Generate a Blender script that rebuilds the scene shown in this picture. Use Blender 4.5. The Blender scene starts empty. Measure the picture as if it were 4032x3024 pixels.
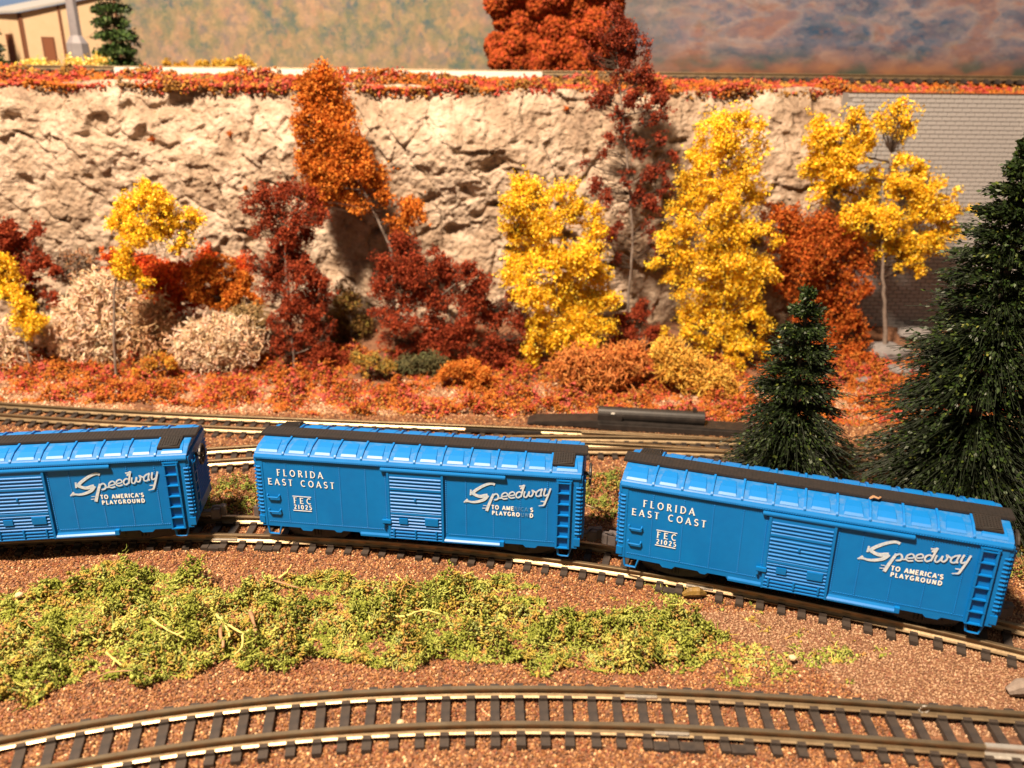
import bpy, math, random
import numpy as np
from mathutils import Matrix, Vector

# ------------------------------------------------------------------ scene, camera, light
# 1 unit = 1 cm (a model railway photographed from about 20 cm)
scene = bpy.context.scene
scene.unit_settings.system = 'METRIC'
scene.unit_settings.scale_length = 0.01
COL = scene.collection
ZS = 0.65                      # underside of the boxcar bodies above the ballast
CF, CTH, CRO, CH = 3228.07, 0.35439, 0.01137, 10.198 + ZS
cam_d = bpy.data.cameras.new('camera')
cam = bpy.data.objects.new('camera', cam_d)
COL.objects.link(cam)
cam_d.sensor_width = 36
cam_d.lens = 36 * CF / 4032
cam_d.clip_start = 0.5
cam_d.clip_end = 400
cam.matrix_world = Matrix.Translation((0, 0, CH)) @ Matrix.Rotation(math.pi / 2 - CTH, 4, 'X') @ Matrix.Rotation(CRO, 4, 'Z')
cam_d.dof.use_dof = True
cam_d.dof.focus_distance = 19.3
cam_d.dof.aperture_fstop = 0.21
scene.camera = cam

world = bpy.data.worlds.new("World")
scene.world = world
world.use_nodes = True
bg = world.node_tree.nodes['Background']
bg.inputs[0].default_value = (1.0, 0.78, 0.60, 1)
bg.inputs[1].default_value = 0.22

def lamp(name, loc, target, size, energy, color):
    d = bpy.data.lights.new(name, 'AREA')
    d.shape = 'DISK'
    d.size = size
    d.energy = energy
    d.color = color
    o = bpy.data.objects.new(name, d)
    o.location = loc
    o.rotation_euler = (Vector(target) - Vector(loc)).to_track_quat('-Z', 'Y').to_euler()
    COL.objects.link(o)
    return o
lamp('ceiling_lamp', (-20, -5, 60), (0, 24, 3), 6.0, 172000, (1.0, 0.79, 0.575))

scene.view_settings.view_transform = 'Standard'
scene.view_settings.look = 'None'
scene.view_settings.exposure = 0.0
scene.view_settings.gamma = 1.0

rng = np.random.default_rng(7)
random.seed(7)

# ------------------------------------------------------------------ geometry of the view (turns a photo point at a known depth into a place)
def at(u, v, Y):
    a = u - 2016; b = v - 1512
    c, s = math.cos(CRO), math.sin(CRO)
    uu = a * c + b * s; vv = -a * s + b * c
    dy = CF * math.cos(CTH) - vv * math.sin(CTH)
    dz = -CF * math.sin(CTH) - vv * math.cos(CTH)
    t = Y / dy
    return Vector((uu * t, Y, CH + dz * t))
D2P = 1.8228
def scale_at(Y, z=3.0):
    return CF / (Y * math.cos(CTH) - (z - CH) * math.sin(CTH))   # photo px per cm

# ------------------------------------------------------------------ noise
def _h(ix, iy, iz):
    n = (ix * 374761393 + iy * 668265263 + iz * 2147483647 % 4294967296) & 0xffffffff
    n = ((n ^ (n >> 13)) * 1274126177) & 0xffffffff
    n = ((n ^ (n >> 15)) * 2246822519) & 0xffffffff
    return ((n ^ (n >> 16)) & 0xffffff) / 16777215.0
def vnoise(P, f=1.0, seed=0):
    P = np.asarray(P, float) * f + seed * 17.31
    i = np.floor(P).astype(np.int64); t = P - i; t = t * t * (3 - 2 * t)
    i = i + 10000
    out = 0
    for dx in (0, 1):
        for dy in (0, 1):
            for dz in (0, 1):
                w = (t[..., 0] if dx else 1 - t[..., 0]) * (t[..., 1] if dy else 1 - t[..., 1]) * (t[..., 2] if dz else 1 - t[..., 2])
                out = out + w * _h(i[..., 0] + dx, i[..., 1] + dy, (i[..., 2] + dz) * 97)
    return out
def fbm(P, f=1.0, o=4, seed=0, g=0.5):
    a, s, t = 1.0, 0.0, 0.0
    for k in range(o):
        s = s + a * vnoise(P, f * 2.03 ** k, seed + k); t += a; a *= g
    return s / t

# ------------------------------------------------------------------ materials
def mat(name, col, rough=0.6, metal=0.0, noise=None, bump=None, spec=0.5, col2=None, coat=0.0):
    m = bpy.data.materials.new(name); m.use_nodes = True
    nt = m.node_tree; b = nt.nodes['Principled BSDF']
    b.inputs['Base Color'].default_value = (*col, 1)
    b.inputs['Roughness'].default_value = rough
    b.inputs['Metallic'].default_value = metal
    b.inputs['Specular IOR Level'].default_value = spec
    b.inputs['Coat Weight'].default_value = coat
    tc = nt.nodes.new('ShaderNodeTexCoord')
    if noise:
        n = nt.nodes.new('ShaderNodeTexNoise'); n.inputs['Scale'].default_value = noise[0]; n.inputs['Detail'].default_value = 5
        n.inputs['Roughness'].default_value = 0.65
        r = nt.nodes.new('ShaderNodeValToRGB')
        r.color_ramp.elements[0].position = noise[1]; r.color_ramp.elements[1].position = noise[2]
        r.color_ramp.elements[0].color = (*col, 1); r.color_ramp.elements[1].color = (*(col2 or col), 1)
        nt.links.new(tc.outputs['Object'], n.inputs['Vector']); nt.links.new(n.outputs['Fac'], r.inputs['Fac'])
        nt.links.new(r.outputs['Color'], b.inputs['Base Color'])
    if bump:
        n = nt.nodes.new('ShaderNodeTexNoise'); n.inputs['Scale'].default_value = bump[0]; n.inputs['Detail'].default_value = 4
        p = nt.nodes.new('ShaderNodeBump'); p.inputs['Strength'].default_value = bump[1]; p.inputs['Distance'].default_value = bump[2]
        nt.links.new(tc.outputs['Object'], n.inputs['Vector']); nt.links.new(n.outputs['Fac'], p.inputs['Height'])
        nt.links.new(p.outputs['Normal'], b.inputs['Normal'])
    return m
def attr_mat(name, rough=0.9, spec=0.2, trans=0.0):
    m = bpy.data.materials.new(name); m.use_nodes = True
    nt = m.node_tree; b = nt.nodes['Principled BSDF']
    a = nt.nodes.new('ShaderNodeVertexColor'); a.layer_name = 'tint'
    nt.links.new(a.outputs['Color'], b.inputs['Base Color'])
    b.inputs['Roughness'].default_value = rough
    b.inputs['Specular IOR Level'].default_value = spec
    if trans:
        t = nt.nodes.new('ShaderNodeBsdfTranslucent'); mx = nt.nodes.new('ShaderNodeMixShader'); mx.inputs[0].default_value = trans
        nt.links.new(a.outputs['Color'], t.inputs['Color'])
        nt.links.new(b.outputs[0], mx.inputs[1]); nt.links.new(t.outputs[0], mx.inputs[2])
        nt.links.new(mx.outputs[0], nt.nodes['Material Output'].inputs['Surface'])
    return m

M = {}
M['blue'] = mat('blue_plastic', (0.0, 0.122, 0.40), 0.42, noise=(1.7, .30, .72), col2=(0.0, 0.150, 0.46), bump=(30, .10, .01), spec=.4)
M['bluemottle'] = mat('mottled_blue_plastic', (0.0, 0.125, 0.39), 0.52, noise=(6, .45, .78), col2=(0.06, 0.16, 0.35), bump=(60, .25, .008))  # roof base: blue broken by random greyer, paler patches
M['blueroof'] = mat('clean_blue_plastic', (0.0, 0.138, 0.45), 0.46, noise=(9, .3, .75), col2=(0.0, 0.13, 0.41), bump=(40, .10, .008))
M['black'] = mat('black_plastic', (0.016, 0.013, 0.012), 0.48, noise=(4, .4, .75), col2=(0.035, 0.028, 0.024), bump=(25, .15, .02))
M['walk'] = mat('dark_walkway_plastic', (0.009, 0.007, 0.006), 0.65, noise=(6, .35, .75), col2=(0.018, 0.012, 0.009), bump=(50, .3, .01))
M['grey'] = mat('dark_grey_plastic', (0.07, 0.06, 0.06), 0.5, noise=(5, .3, .8), col2=(0.12, 0.10, 0.10))
M['white'] = mat('white_print', (0.60, 0.62, 0.66), 0.6, noise=(22, .32, .62), col2=(0.36, 0.47, 0.60))
M['whitefine'] = mat('white_fine_print', (0.80, 0.78, 0.74), 0.6, noise=(20, .3, .8), col2=(0.60, 0.66, 0.70))
M['worn'] = mat('worn_white_print', (0.16, 0.30, 0.45), 0.6, noise=(26, .4, .6), col2=(0.02, 0.14, 0.40))
M['rail'] = mat('nickel_silver_rail', (0.34, 0.255, 0.155), 0.42, 0.85, noise=(3, .3, .75), col2=(0.22, 0.155, 0.09), bump=(14, .12, .02))
M['tie'] = mat('brown_black_tie', (0.022, 0.017, 0.015), 0.6, noise=(5, .35, .75), col2=(0.05, 0.036, 0.028), bump=(12, .35, .02))
M['foil'] = mat('solder_grey_metal', (0.6, 0.56, 0.5), 0.35, 0.7, bump=(9, .5, .03))
M['soil'] = mat('brown_granule_base', (0.07, 0.028, 0.014), 0.95, noise=(9, .3, .7), col2=(0.24, 0.11, 0.055), bump=(18, .9, .05))
M['foam'] = attr_mat('ground_foam', 0.95, 0.1, 0.28)
M['lichen'] = attr_mat('lichen', 0.8, 0.25, 0.12)
M['needle'] = attr_mat('pine_needles', 0.50, 0.35, 0.05)
M['bark'] = mat('grey_brown_bark', (0.13, 0.095, 0.075), 0.8, noise=(7, .3, .7), col2=(0.24, 0.19, 0.16), bump=(20, .5, .02))
M['barkdark'] = mat('dark_wire_bark', (0.05, 0.035, 0.025), 0.7)
M['block'] = mat('grey_wall_block', (0.30, 0.285, 0.285), 0.6, noise=(1.2, .35, .7), col2=(0.36, 0.34, 0.335), bump=(30, .15, .01))
M['mortar'] = mat('grey_wall_mortar', (0.19, 0.175, 0.17), 0.8)
M['cream'] = mat('cream_wall', (0.52, 0.38, 0.24), 0.7, noise=(3, .3, .8), col2=(0.47, 0.34, 0.20))
M['brown'] = mat('brown_trim', (0.13, 0.045, 0.018), 0.6)
M['brickred'] = mat('red_brown_door', (0.17, 0.055, 0.02), 0.7)
M['roofgrey'] = mat('pale_grey_roof', (0.34, 0.32, 0.30), 0.8, noise=(8, .3, .8), col2=(0.28, 0.27, 0.26))
M['stack'] = mat('grey_stack', (0.23, 0.21, 0.225), 0.55, noise=(3, .3, .8), col2=(0.17, 0.155, 0.165))
M['board'] = mat('white_board_edge', (0.62, 0.60, 0.55), 0.7)
M['stick'] = mat('dry_stick', (0.40, 0.22, 0.11), 0.7, noise=(9, .3, .7), col2=(0.22, 0.12, 0.06))
M['pebble'] = mat('pale_pebble', (0.60, 0.44, 0.27), 0.6, noise=(6, .3, .7), col2=(0.44, 0.30, 0.17), bump=(14, .6, .04))

# ------------------------------------------------------------------ mesh helpers
class MB:
    def __init__(s): s.v = []; s.f = []
    def add(s, vs, fs):
        n = len(s.v); s.v += [tuple(v) for v in vs]; s.f += [tuple(i + n for i in f) for f in fs]
    def box(s, x0, x1, y0, y1, z0, z1, t=0.0, Mx=None):
        # t tapers the far (low y) face
        vs = [Vector(q) for q in ((x0 + t, y0, z0 + t), (x1 - t, y0, z0 + t), (x1, y1, z0), (x0, y1, z0), (x0 + t, y0, z1 - t), (x1 - t, y0, z1 - t), (x1, y1, z1), (x0, y1, z1))]
        if Mx is not None: vs = [Mx @ q for q in vs]
        s.add(vs, [(0, 3, 2, 1), (4, 5, 6, 7), (0, 1, 5, 4), (1, 2, 6, 5), (2, 3, 7, 6), (3, 0, 4, 7)])
    def prism(s, prof, a0, a1, axis='x', caps=True):
        # prof: list of (y,z) (axis x) or (x,z) (axis y), counter-clockwise
        n = len(prof); vs = []
        for a in (a0, a1):
            for p in prof:
                vs.append((a, p[0], p[1]) if axis == 'x' else (p[0], a, p[1]))
        fs = [(i, (i + 1) % n, n + (i + 1) % n, n + i) for i in range(n)]
        if caps: fs += [tuple(range(n - 1, -1, -1)), tuple(range(n, 2 * n))]
        s.add(vs, fs)
    def tube(s, pts, r, n=6):
        pts = [Vector(q) for q in pts]
        rr = r if isinstance(r, (list, tuple)) else [r] * len(pts)
        up = Vector((0, 0, 1)); base = len(s.v)
        for i, q in enumerate(pts):
            d = (pts[min(i + 1, len(pts) - 1)] - pts[max(i - 1, 0)]).normalized()
            a = d.cross(up)
            if a.length < .05: a = d.cross(Vector((0, 1, 0)))
            a.normalize(); b = a.cross(d)
            for k in range(n):
                t = 2 * math.pi * k / n
                s.v.append(tuple(q + (a * math.cos(t) + b * math.sin(t)) * rr[i]))
        for i in range(len(pts) - 1):
            for k in range(n):
                s.f.append((base + i * n + k, base + i * n + (k + 1) % n, base + (i + 1) * n + (k + 1) % n, base + (i + 1) * n + k))
        s.f.append(tuple(base + k for k in range(n - 1, -1, -1)))
        s.f.append(tuple(base + (len(pts) - 1) * n + k for k in range(n)))
    def cyl(s, c, r, h, n=16, axis='z', r2=None):
        r2 = r if r2 is None else r2; vs = []
        for j, (rad, o) in enumerate(((r, 0), (r2, h))):
            for k in range(n):
                t = 2 * math.pi * k / n; a, b = rad * math.cos(t), rad * math.sin(t)
                vs.append({'z': (c[0] + a, c[1] + b, c[2] + o), 'y': (c[0] + a, c[1] + o, c[2] + b), 'x': (c[0] + o, c[1] + a, c[2] + b)}[axis])
        s.add(vs, [(k, (k + 1) % n, n + (k + 1) % n, n + k) for k in range(n)] + [tuple(range(n - 1, -1, -1)), tuple(range(n, 2 * n))])
    def mesh(s, name, m, smooth=False, bevel=0):
        me = bpy.data.meshes.new(name); me.from_pydata(s.v, [], s.f); me.materials.append(m)
        if smooth: me.shade_smooth()
        me.update()
        import bmesh
        b = bmesh.new(); b.from_mesh(me); bmesh.ops.recalc_face_normals(b, faces=b.faces)
        if bevel:
            es = [e for e in b.edges if len(e.link_faces) == 2 and e.calc_face_angle(0) > .5]
            bmesh.ops.bevel(b, geom=es, offset=bevel, segments=2, affect='EDGES', clamp_overlap=True)
        b.to_mesh(me); b.free()
        return me
    def obj(s, name, m, parent=None, **k):
        return link(name, s.mesh(name, m, **k), parent)
def link(name, data, parent=None):
    o = bpy.data.objects.new(name, data); COL.objects.link(o)
    if parent is not None: o.parent = parent
    return o
def tag(o, label=None, cat=None, group=None, kind=None):
    if label: o['label'] = label
    if cat: o['category'] = cat
    if group: o['group'] = group
    if kind: o['kind'] = kind
    return o
def thing(name, loc, label, cat, group=None, rz=0):
    o = link(name, None); o.location = loc; o.rotation_euler = (0, 0, rz)
    return tag(o, label, cat, group)
def npmesh(name, V, F, m, cols=None, smooth=False):
    """V (n,3), F (k,j) equal-sided faces, cols (n,3) natural colour per vertex"""
    me = bpy.data.meshes.new(name); j = F.shape[1]
    me.vertices.add(len(V)); me.vertices.foreach_set('co', np.ascontiguousarray(V, np.float32).ravel())
    me.loops.add(F.size); me.loops.foreach_set('vertex_index', F.astype(np.int32).ravel())
    me.polygons.add(len(F)); me.polygons.foreach_set('loop_start', (np.arange(len(F)) * j).astype(np.int32))
    me.update(calc_edges=True)
    if cols is not None:
        ca = me.color_attributes.new('tint', 'FLOAT_COLOR', 'POINT')
        c4 = np.ones((len(V), 4), np.float32); c4[:, :3] = np.clip(cols, 0, 1); ca.data.foreach_set('color', c4.ravel())
    if smooth: me.shade_smooth()
    me.materials.append(m)
    return me
def rotm(n):
    q = rng.normal(size=(n, 4)); q /= np.linalg.norm(q, axis=1)[:, None]
    w, x, y, z = q.T
    return np.stack([1 - 2 * (y * y + z * z), 2 * (x * y - z * w), 2 * (x * z + y * w), 2 * (x * y + z * w), 1 - 2 * (x * x + z * z), 2 * (y * z - x * w),
                     2 * (x * z - y * w), 2 * (y * z + x * w), 1 - 2 * (x * x + y * y)], 1).reshape(n, 3, 3)
OV = np.array([(1, 1, 1), (-1, -1, 1), (-1, 1, -1), (1, -1, -1)], float) * .72
OF = np.array([(0, 1, 3), (0, 2, 1), (0, 3, 2), (1, 2, 3)])
def bits(P, size, cols):
    """one small jagged crumb (4 faces) at each point"""
    n = len(P); s = np.asarray(size) * np.ones(n)
    V = OV[None] * rng.uniform(.55, 1.30, (n, 4, 1)) * rng.uniform(.6, 1.3, (n, 1, 3))
    V = np.einsum('nij,nkj->nki', rotm(n), V) * s[:, None, None] + P[:, None, :]
    F = (OF[None] + (np.arange(n) * 4)[:, None, None]).reshape(-1, 3)
    return V.reshape(-1, 3), F, np.repeat(cols, 4, 0)
FV = np.array([(-1, 0, .25), (0, -.75, -.1), (0, .75, -.1), (1, 0, .25)], float)
FF = np.array([(0, 1, 2), (1, 3, 2)])
def flakes(P, size, cols):
    n = len(P); s = np.asarray(size) * np.ones(n)
    V = FV[None] * rng.uniform(.5, 1.3, (n, 4, 1)) + rng.normal(size=(n, 4, 3)) * .16
    V = np.einsum('nij,nkj->nki', rotm(n), V) * s[:, None, None] + P[:, None, :]
    F = (FF[None] + (np.arange(n) * 4)[:, None, None]).reshape(-1, 3)
    return V.reshape(-1, 3), F, np.repeat(cols, 4, 0)
def tubes(paths, rad, sides=3):
    N, K, _ = paths.shape
    T = np.gradient(paths, axis=1); T /= np.linalg.norm(T, axis=2)[..., None] + 1e-9
    R = rng.normal(size=(N, 1, 3)); A = np.cross(T, R); A /= np.linalg.norm(A, axis=2)[..., None] + 1e-9; B = np.cross(T, A)
    an = np.arange(sides) * 2 * np.pi / sides
    V = paths[:, :, None] + (A[:, :, None] * np.cos(an)[None, None, :, None] + B[:, :, None] * np.sin(an)[None, None, :, None]) * rad[:, :, None, None]
    idx = np.arange(N * K * sides).reshape(N, K, sides)
    a = idx[:, :-1]; b = idx[:, 1:]
    F = np.stack([a, np.roll(a, -1, 2), np.roll(b, -1, 2), b], -1).reshape(-1, 4)
    F = np.concatenate([F[:, [0, 1, 2]], F[:, [0, 2, 3]]])
    return V.reshape(-1, 3), F
def join(parts):
    Vs, Fs, Cs, n = [], [], [], 0
    for V, F, C in parts:
        Vs.append(V); Fs.append(F + n); Cs.append(C); n += len(V)
    return np.concatenate(Vs), np.concatenate(Fs), np.concatenate(Cs)
def pick(n, pal, w=None, jit=.16):
    pal = np.array(pal, float); i = rng.choice(len(pal), n, p=w)
    return pal[i] * rng.uniform(1 - jit, 1 + jit, (n, 1)) * rng.uniform(1 - jit / 2, 1 + jit / 2, (n, 3))

# ------------------------------------------------------------------ ground
def ground_h(X, Y):
    P = np.stack([X, Y, 0 * X], -1)
    h = (fbm(P, .5, 3, 3) - .5) * .10 + (fbm(P, 3.0, 3, 9) - .5) * .05
    bank = np.clip((Y - 28.2) / 5.0, 0, 1)
    h = h + bank ** 1.2 * (1.1 + 1.1 * (fbm(P, .35, 3, 5) - .4))
    return h - .055
nx, ny = 260, 180
gx = np.linspace(-27, 25, nx); gy = np.linspace(6.5, 36, ny)
GX, GY = np.meshgrid(gx, gy)
GV = np.stack([GX, GY, ground_h(GX, GY)], -1).reshape(-1, 3)
ii = np.arange(nx * ny).reshape(ny, nx)
GF = np.stack([ii[:-1, :-1], ii[:-1, 1:], ii[1:, 1:], ii[1:, :-1]], -1).reshape(-1, 4)
g = link('ground', npmesh('ground', GV, GF, M['soil'], smooth=True)); tag(g, kind='structure')
base = MB(); base.box(-60, 60, -20, 70, -3, -1.0)
tag(base.obj('layout_board', M['soil']), kind='structure')

# tracks: centre-line control points (world x, y), fitted below
def fit(pts, deg):
    a = np.array(pts); return np.polyfit(a[:, 0], a[:, 1], deg)
train_rail = [(-12.43, 17.38), (-10.03, 17.56), (-7.61, 17.73), (-6.34, 17.71), (-3.17, 17.48), (-.05, 17.05), (1.75, 16.67), (4, 15.98), (7.08, 14.91), (8.96, 14.2), (10.42, 13.6)]
PT = {'train': (fit(train_rail, 3), .45, -15, 14.5),
      'front': (fit([(-8.66, 10.98), (-6.73, 11.52), (-4.62, 11.96), (-2.36, 12.27), (.06, 12.37), (2.35, 12.37), (4.69, 12.24), (6.96, 12.07), (9.31, 11.86)], 3), -.45, -10.5, 11),
      'back': (fit([(-17.65, 26.22), (-13.96, 25.84), (-10.33, 25.36), (-6.87, 25.11), (-1.79, 24.76), (2.36, 24.49), (6.37, 23.95), (10.58, 23.33)], 3), -.45, -21, 19),
      'inner': (fit([(-14, 21.2), (-8.6, 22.42), (2.5, 23.5), (6, 23.50), (9.4, 23.1)], 3), 0, -15, 9.0)}
def center(key, n=300):
    c, off, x0, x1 = PT[key]
    x = np.linspace(x0, x1, n); y = np.polyval(c, x); d = np.polyval(np.polyder(c), x)
    L = np.hypot(1, d)
    P = np.stack([x - off * d / L, y + off / L], 1)
    return P
def resample(P, step):
    s = np.r_[0, np.cumsum(np.hypot(*np.diff(P, axis=0).T))]
    t = np.arange(0, s[-1], step)
    Q = np.stack([np.interp(t, s, P[:, 0]), np.interp(t, s, P[:, 1])], 1)
    dq = np.gradient(Q, axis=0); return Q, np.arctan2(dq[:, 1], dq[:, 0])
RAILPROF = [(-.09, .0), (.09, .0), (.09, .014), (.055, .034), (.022, .068), (.018, .085), (.018, .130), (.045, .142), (.045, .176), (.036, .19), (-.036, .19), (-.045, .176), (-.045, .142), (-.018, .130), (-.018, .085), (-.022, .068), (-.055, .034), (-.09, .014)]
def rail_mesh(P, off, z0, name='rail', scale=1.0, mm=None):
    Q, th = resample(P, .25)
    N = np.stack([-np.sin(th), np.cos(th)], 1)
    C = Q + N * off; n = len(RAILPROF); V = []
    for c, nn in zip(C, N):
        for (a, b) in RAILPROF: V.append((c[0] + nn[0] * a * scale, c[1] + nn[1] * a * scale, z0 + b * scale))
    mb = MB(); k = len(C)
    F = [(i * n + j, i * n + (j + 1) % n, (i + 1) * n + (j + 1) % n, (i + 1) * n + j) for i in range(k - 1) for j in range(n)]
    F += [tuple(range(n)), tuple((k - 1) * n + j for j in range(n - 1, -1, -1))]
    mb.add(V, F); return mb.mesh(name, mm or M['rail'])
def tie_mesh(kind=0):
    mb = MB()
    l = .78
    mb.box(-.082, .082, -l, l, -.07, .050, 0)
    for s in (-1, 1):
        for t in (-1, 1):
            y = s * .45 + t * .095
            mb.box(-.075, .075, y - .050, y + .030 if t < 0 else y + .050, .05, .112)
    if kind == 1: mb.box(.1, .36, -.80, -.60, -.07, .04); mb.box(.1, .36, .4, .54, -.07, .06)
    return mb.mesh('tie', M['tie'], bevel=0)
TIE, TIE2 = tie_mesh(0), tie_mesh(1)
track_line = {}
def track(key, label, skip=(), z=0.0, joints=(), spacing=.45, double=()):
    P = center(key)
    Q, th = resample(P, spacing)
    r = thing('railway_track', (0, 0, 0), label, 'track', 'model railway tracks')
    for s in (-1, 1):
        link('rail', rail_mesh(P, .45 * s, z + .06), r)
    for i, (q, a) in enumerate(zip(Q, th)):
        if i in skip: continue
        o = link('tie', TIE2 if i in double else TIE, r)
        o.location = (q[0] + random.uniform(-.01, .01), q[1], z + random.uniform(-.008, .004)); o.rotation_euler = (0, 0, a + random.uniform(-.02, .02))
    for (x, s) in joints:
        i = int(np.argmin(abs(Q[:, 0] - x))); a = th[i]
        mb = MB()
        for t in (-1, 1): mb.box(-.30, .30, t * .05 - .03, t * .05 + .03, .078, .135)
        o = mb.obj('rail_joiner', M['foil'], r, bevel=.008)
        o.location = (Q[i][0] - math.sin(a) * .45 * s, Q[i][1] + math.cos(a) * .45 * s, z); o.rotation_euler = (0, 0, a)
    track_line[key] = P
    return r
track('front', 'empty curved track in front of the green turf, nearest the camera', joints=((2.9, -1), (2.3, 1)), double=(29, 30, 32))
track('train', 'curved track that the three blue boxcars stand on', joints=((-6.9, -1), (4.3, -1)), double=(17, 20, 42))
track('back', 'far track running along the foot of the orange ground cover', joints=((-6.4, -1),))
track('inner', 'track branching off the far track behind the blue boxcars')
# check and closure rails of the turnout
for off, a0, a1, nm in ((.36, 2.2, 6.0, 'check_rail'), (-.36, 2.6, 6.4, 'check_rail')):
    P = center('back'); P = P[(P[:, 0] > a0) & (P[:, 0] < a1)]
    o = link(nm, rail_mesh(P, off, .06, nm, .9)); tag(o, 'short check rail inside the near rail of the far track' if off < 0 else 'short check rail inside the far rail of the far track', 'rail', kind=None)

# insulated black rail section and black throw bar on the far rail
P = center('back'); P = P[(P[:, 0] > -1.6) & (P[:, 0] < 1.0)]
mb = MB(); Q, th = resample(P, .3)
for i in range(len(Q) - 1):
    n_ = (-math.sin(th[i]), math.cos(th[i]))
a = Vector((*Q[0], 0)); b_ = Vector((*Q[-1], 0)); ang = math.atan2(b_.y - a.y, b_.x - a.x)
mb.box(-1.25, 1.25, -.05, .05, .06, .17)
o = mb.obj('guard_strip', M['black'], bevel=.02); mid = (a + b_) / 2
o.location = (mid.x + math.sin(ang) * -.36, mid.y + math.cos(ang) * .33, 0); o.rotation_euler = (0, 0, ang)
tag(o, 'flat black plastic strip lying beside the far rail behind the middle boxcar', 'guard strip')

# switch machine
sm = thing('switch_machine', (3.9, 25.35, 0), 'black switch machine with a round motor housing beside the far track', 'switch machine', rz=-.115)
mb = MB(); mb.prism([(-3.4, 0), (4.6, 0), (4.6, .20), (-1.0, .26), (-3.1, .12)], -.33, .40, 'y'); mb.obj('base_plate', M['black'], sm, bevel=.02)
mb = MB(); mb.cyl((-1.0, 0.04, .42), .235, 3.5, 20, 'x'); mb.box(-1.02, -.2, -.26, .30, .2, .46)
o = mb.obj('motor_housing', M['black'], sm, bevel=.015); o.data.shade_smooth() if False else None
mb = MB(); mb.box(2.1, 2.22, -.05, .07, .6, .78); mb.obj('lever', M['black'], sm)
mb = MB(); mb.box(-.58, -.46, -.242, -.225, .50, .56); mb.obj('label_spot', M['board'], sm)
mb = MB(); mb.box(-1.0, 4.4, -.40, -.33, 0, .17); mb.obj('side_rib', M['black'], sm)

# ------------------------------------------------------------------ boxcars
HW = .8627
SEAMS = [-3.14 + .628 * i for i in range(11)]
def stroke(mb, pts, w, y, w2=None):
    pts = [Vector((a, 0, b)) for a, b in pts]; L = []
    for i, q in enumerate(pts):
        d = (pts[min(i + 1, len(pts) - 1)] - pts[max(i - 1, 0)]).normalized()
        n = Vector((-d.z, 0, d.x)); ww = w if w2 is None else w + (w2 - w) * i / (len(pts) - 1)
        L.append((q + n * ww / 2, q - n * ww / 2))
    vs = []; fs = []
    for p1, p2 in L: vs += [(p1.x, y, p1.z), (p2.x, y, p2.z)]
    for i in range(len(L) - 1): fs.append((2 * i, 2 * i + 1, 2 * i + 3, 2 * i + 2))
    mb.add(vs, fs)
def arc(cx, cy, rx, ry, a0, a1, n=10):
    return [(cx + rx * math.cos(math.radians(a0 + (a1 - a0) * i / n)), cy + ry * math.sin(math.radians(a0 + (a1 - a0) * i / n))) for i in range(n + 1)]
# capital strokes on a unit box: (points, thick?)  thick=1 stem, 0 hairline
G = {
 'F': (.62, [([(.16, 0), (.16, 1)], 1), ([(.1, .96), (.6, .96)], 0), ([(.16, .52), (.48, .52)], 0)]),
 'E': (.70, [([(.14, 0), (.14, 1)], 1), ([(.1, .94), (.64, .94)], .35), ([(.16, .50), (.56, .50)], .35), ([(.1, .06), (.68, .06)], .45)]),
 'L': (.62, [([(.16, 0), (.16, 1)], 1), ([(.1, .04), (.6, .04)], 0)]),
 'I': (.34, [([(.17, 0), (.17, 1)], 1)]),
 'T': (.68, [([(.34, 0), (.34, 1)], 1), ([(.02, .96), (.66, .96)], 0)]),
 'O': (.92, [(arc(.46, .5, .36, .46, 60, 300, 12), .8), (arc(.46, .5, .36, .46, -60, 60, 6), .8)]),
 'C': (.82, [(arc(.46, .5, .36, .46, 50, 310, 14), .8)]),
 'G': (.86, [(arc(.46, .5, .36, .46, 50, 320, 14), .8), ([(.76, .12), (.76, .45), (.5, .45)], .7)]),
 'S': (.62, [(arc(.32, .73, .22, .23, 30, 250, 10) + arc(.32, .27, .24, .23, 80, -150, 10), .8)]),
 'D': (.86, [([(.16, 0), (.16, 1)], 1), ([(.1, .96)] + arc(.36, .5, .4, .46, 90, -90, 12) + [(.1, .04)], .6)]),
 'R': (.74, [([(.16, 0), (.16, 1)], 1), ([(.1, .96)] + arc(.36, .74, .22, .22, 90, -90, 8) + [(.16, .52)], .6), ([(.38, .52), (.7, .02)], .9)]),
 'P': (.70, [([(.16, 0), (.16, 1)], 1), ([(.1, .96)] + arc(.36, .72, .24, .24, 90, -90, 8) + [(.16, .48)], .6)]),
 'A': (.80, [([(.04, 0), (.38, 1)], .45), ([(.36, 1), (.74, 0)], 1), ([(.17, .32), (.6, .32)], 0)]),
 'M': (.92, [([(.12, 0), (.12, 1)], .6), ([(.12, 1), (.46, .1)], .9), ([(.46, .1), (.8, 1)], .5), ([(.8, 0), (.8, 1)], 1)]),
 'N': (.84, [([(.14, 0), (.14, 1)], .6), ([(.14, 1), (.7, 0)], 1), ([(.7, 0), (.7, 1)], .6)]),
 'U': (.84, [([(.14, 1), (.14, .35)] + arc(.42, .33, .28, .29, 180, 360, 8) + [(.7, 1)], .8)]),
 'Y': (.74, [([(.04, 1), (.36, .45)], .9), ([(.7, 1), (.36, .45)], .5), ([(.36, .5), (.36, 0)], .9)]),
 "'": (.22, [([(.1, .95), (.06, .68)], .8)]),
 '2': (.62, [(arc(.3, .72, .22, .23, 160, -30, 8) + [(.1, .06)], .8), ([(.08, .05), (.56, .05)], .8)]),
 '1': (.40, [([(.2, 0), (.2, 1)], 1)]),
 '0': (.66, [(arc(.32, .5, .23, .45, 0, 360, 14), .9)]),
 '5': (.62, [([(.52, .95), (.16, .95), (.14, .56)], .7), (arc(.28, .3, .25, .27, 110, -140, 9), .8)]),
 ' ': (.5, []),
}
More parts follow.
